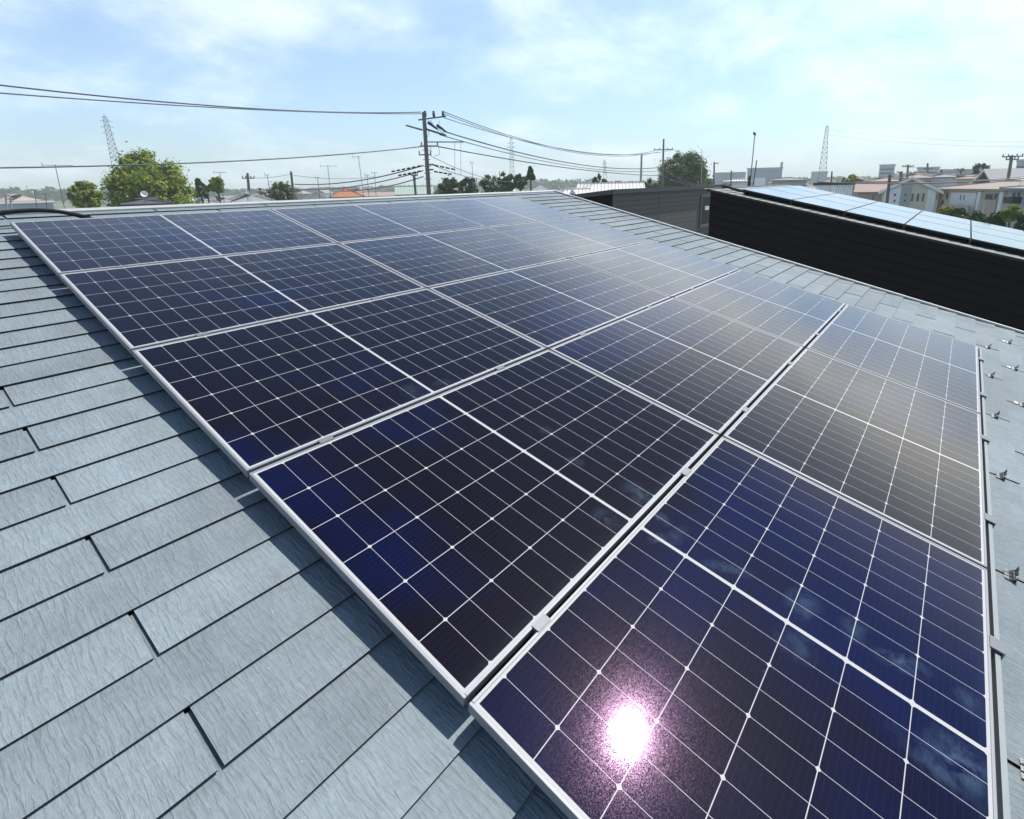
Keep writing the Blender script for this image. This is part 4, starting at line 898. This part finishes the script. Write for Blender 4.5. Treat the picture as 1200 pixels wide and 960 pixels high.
# satellite dishes
def dish(px, py, D, lab, r=.3):
    c = at(px, py, D); d = (CW - c); d /= np.linalg.norm(d); d[2] += .35; d /= np.linalg.norm(d)
    t = thing('satellite_dish', lab, 'dish', c)
    k = MB(); k.lathe([(.02, 0), (r * .5, .03), (r * .85, .09), (r, .13), (r * .97, .14), (r * .8, .1), (r * .4, .045)], (0, 0, 0), 16); o = k.build('reflector', M['dishwhite'], t, smooth=True); o.rotation_euler = Vector(d).to_track_quat('Z', 'Y').to_euler()
    k = MB(); k.tube([(0, 0, -.02), (0, .15, -.4), (0, .15, -1.2)], .03, 6); k.build('bracket', M['steel'], t)
dish(169, 228, 59, 'white satellite dish on the dark roof below the large tree', .26)
dish(289.5, 225.5, 65, 'white satellite dish on the grey hipped roof', .18)

# ------------------------------------------------------------------ overhead wires
def wire(pts, lab, sag, r=.03, n=24, name='power_line'):
    k = MB(); P = []
    for a, b in zip(pts[:-1], pts[1:]):
        for t in np.linspace(0, 1, n):
            p_ = a + (b - a) * t; p_ = p_ - np.array([0, 0, 4 * sag * t * (1 - t)]); P.append(p_)
    Q = [P[0]] + [P[i] for i in range(1, len(P)) if np.linalg.norm(P[i] - P[i - 1]) > 1e-4]
    k.tube(Q, r, 5); prop(k.build(name, M['wire'], smooth=True), lab, 'wire', 'overhead wires')
wire([at(493, 131.5, D1), at(-160, 80, 36)], 'upper of the two close wires running left from the top of the big pole', .55, .038)
wire([at(494, 133.5, D1), at(-160, 96, 35)], 'lower of the two close wires running left from the top of the big pole', .30, .030)
wire([at(493, 172, D1), at(-160, 198, 36)], 'single wire running left from the middle of the big pole, below the twin wires', .40, .036)
for (y1, x2, y2, s, r, lab) in ((131, 767, 177, 1.65, .035, 'highest wire from the big pole to the second pole'), (133.5, 772, 178, 1.68, .03, 'second highest wire from the big pole to the second pole'),
                       (138, 787, 176, 1.55, .03, 'third wire from the big pole, under the two highest')):
    wire([at(520, y1, D1), at(x2, y2, D2)], lab, s, r)
wire([at(520, 154, D1), at(776, 196, D2)], 'thick cable sagging from the strain insulators of the big pole', 1.2, .055)
wire([at(515, 158, D1), at(776, 200, D2)], 'thinner cable just under the thick sagging cable', 1.1, .035)
wire([at(514, 172, D1), at(776, 206, D2)], 'low cable from the middle of the big pole to the second pole', .5, .045)
wire([at(505, 183, D1), at(600, 213, 66)], 'short wire falling right from the big pole to the trees', .5, .025)
wire([at(506, 193, D1), at(580, 211, 64)], 'lowest wire falling right from the big pole', .35, .03)
wire([at(496, 194, D1), at(345, 216, 62)], 'upper thick cable falling left from the lower pole to the thin pole', .5, .05)
wire([at(496, 200, D1), at(345, 222, 62)], 'second cable falling left from the lower part of the big pole', .5, .045)
wire([at(496, 207, D1), at(400, 224, 56)], 'third cable falling left low on the big pole', .3, .045)
wire([at(341, 204, 62), at(294, 208.5, 70)], 'thin wire between the thin pole and the crossarm pole', .15, .02)
wire([at(341, 205, 62), at(440, 207, 60)], 'thin wire right of the thin pole', .3, .018)
wire([at(788, 175, D2), at(822, 186, 90)], 'thin wire leaving the second pole to the right', .1, .025)
wire([at(776, 205, D2), at(860, 213, 60)], 'cable sagging in front of the round olive tree', .9, .03)
wire([at(776, 196, D2), at(852, 215, 60)], 'second cable sagging in front of the round olive tree', 1.1, .025)
wire([at(958, 213.5, 44), at(1205, 209, 44)], 'dark cable crossing in front of the right side houses', .2, .035)
wire([at(1043, 207, 46), at(1210, 206, 48)], 'thin wire from the dark pole toward the right edge', .3, .02)
wire([at(1064, 196, 100), at(1210, 197, 90)], 'faint wire between the far right poles', .3, .03)
wire([at(969, 152, 380), at(1400, 158, 420)], 'faint high voltage line right of the pale tower', 5, .05)
wire([at(969, 158, 380), at(1400, 164, 420)], 'second faint high voltage line right of the pale tower', 5, .05)
# spacers and hanging loops on the cables by the pole
def beads(a, b, n, lab, r=.07):
    k = MB()
    for i in range(n):
        p_ = a + (b - a) * (i + .5) / n; d = (b - a) / n * .3; k.tube([p_ - d, p_ + d], r, 6)
    prop(k.build('cable_sleeve', M['rubber'], smooth=False), lab, 'cable sleeve')
beads(at(494, 194.3, D1), at(458, 201.5, 47.5), 6, 'row of black sleeves on the upper cable left of the big pole')
beads(at(494, 200.5, D1), at(466, 206, 47.5), 5, 'row of black sleeves on the second cable left of the big pole')
beads(at(508, 193.5, D1), at(534, 199, 48), 4, 'row of black sleeves on the low wire right of the big pole')
beads(at(508, 201, D1), at(530, 204.5, 48), 4, 'lower row of black sleeves right of the big pole')
k = MB()
for x in (533, 540): k.tube([at(x, 167, D1), at(x, 194, D1), at(x, 205, D1)], .018, 4)
prop(k.build('drop_wire', M['wire']), 'pair of thin wires hanging from the long arm of the big pole', 'wire')

# ------------------------------------------------------------------ air
hz = MB(); hz.box(-1600, 1600, -1600, 1600, -1, 62)
hm = bpy.data.materials.new('haze'); hm.use_nodes = True; ht = hm.node_tree; ht.nodes.clear()
ho = N(ht, 'ShaderNodeOutputMaterial'); pv_ = N(ht, 'ShaderNodeVolumePrincipled'); pv_.inputs['Density'].default_value = .0006; pv_.inputs['Color'].default_value = (.90, .97, 1, 1); pv_.inputs['Anisotropy'].default_value = .1
ht.links.new(pv_.outputs[0], ho.inputs['Volume'])
prop(hz.build('haze', hm), 'pale summer haze over the town', 'haze', None, 'stuff')
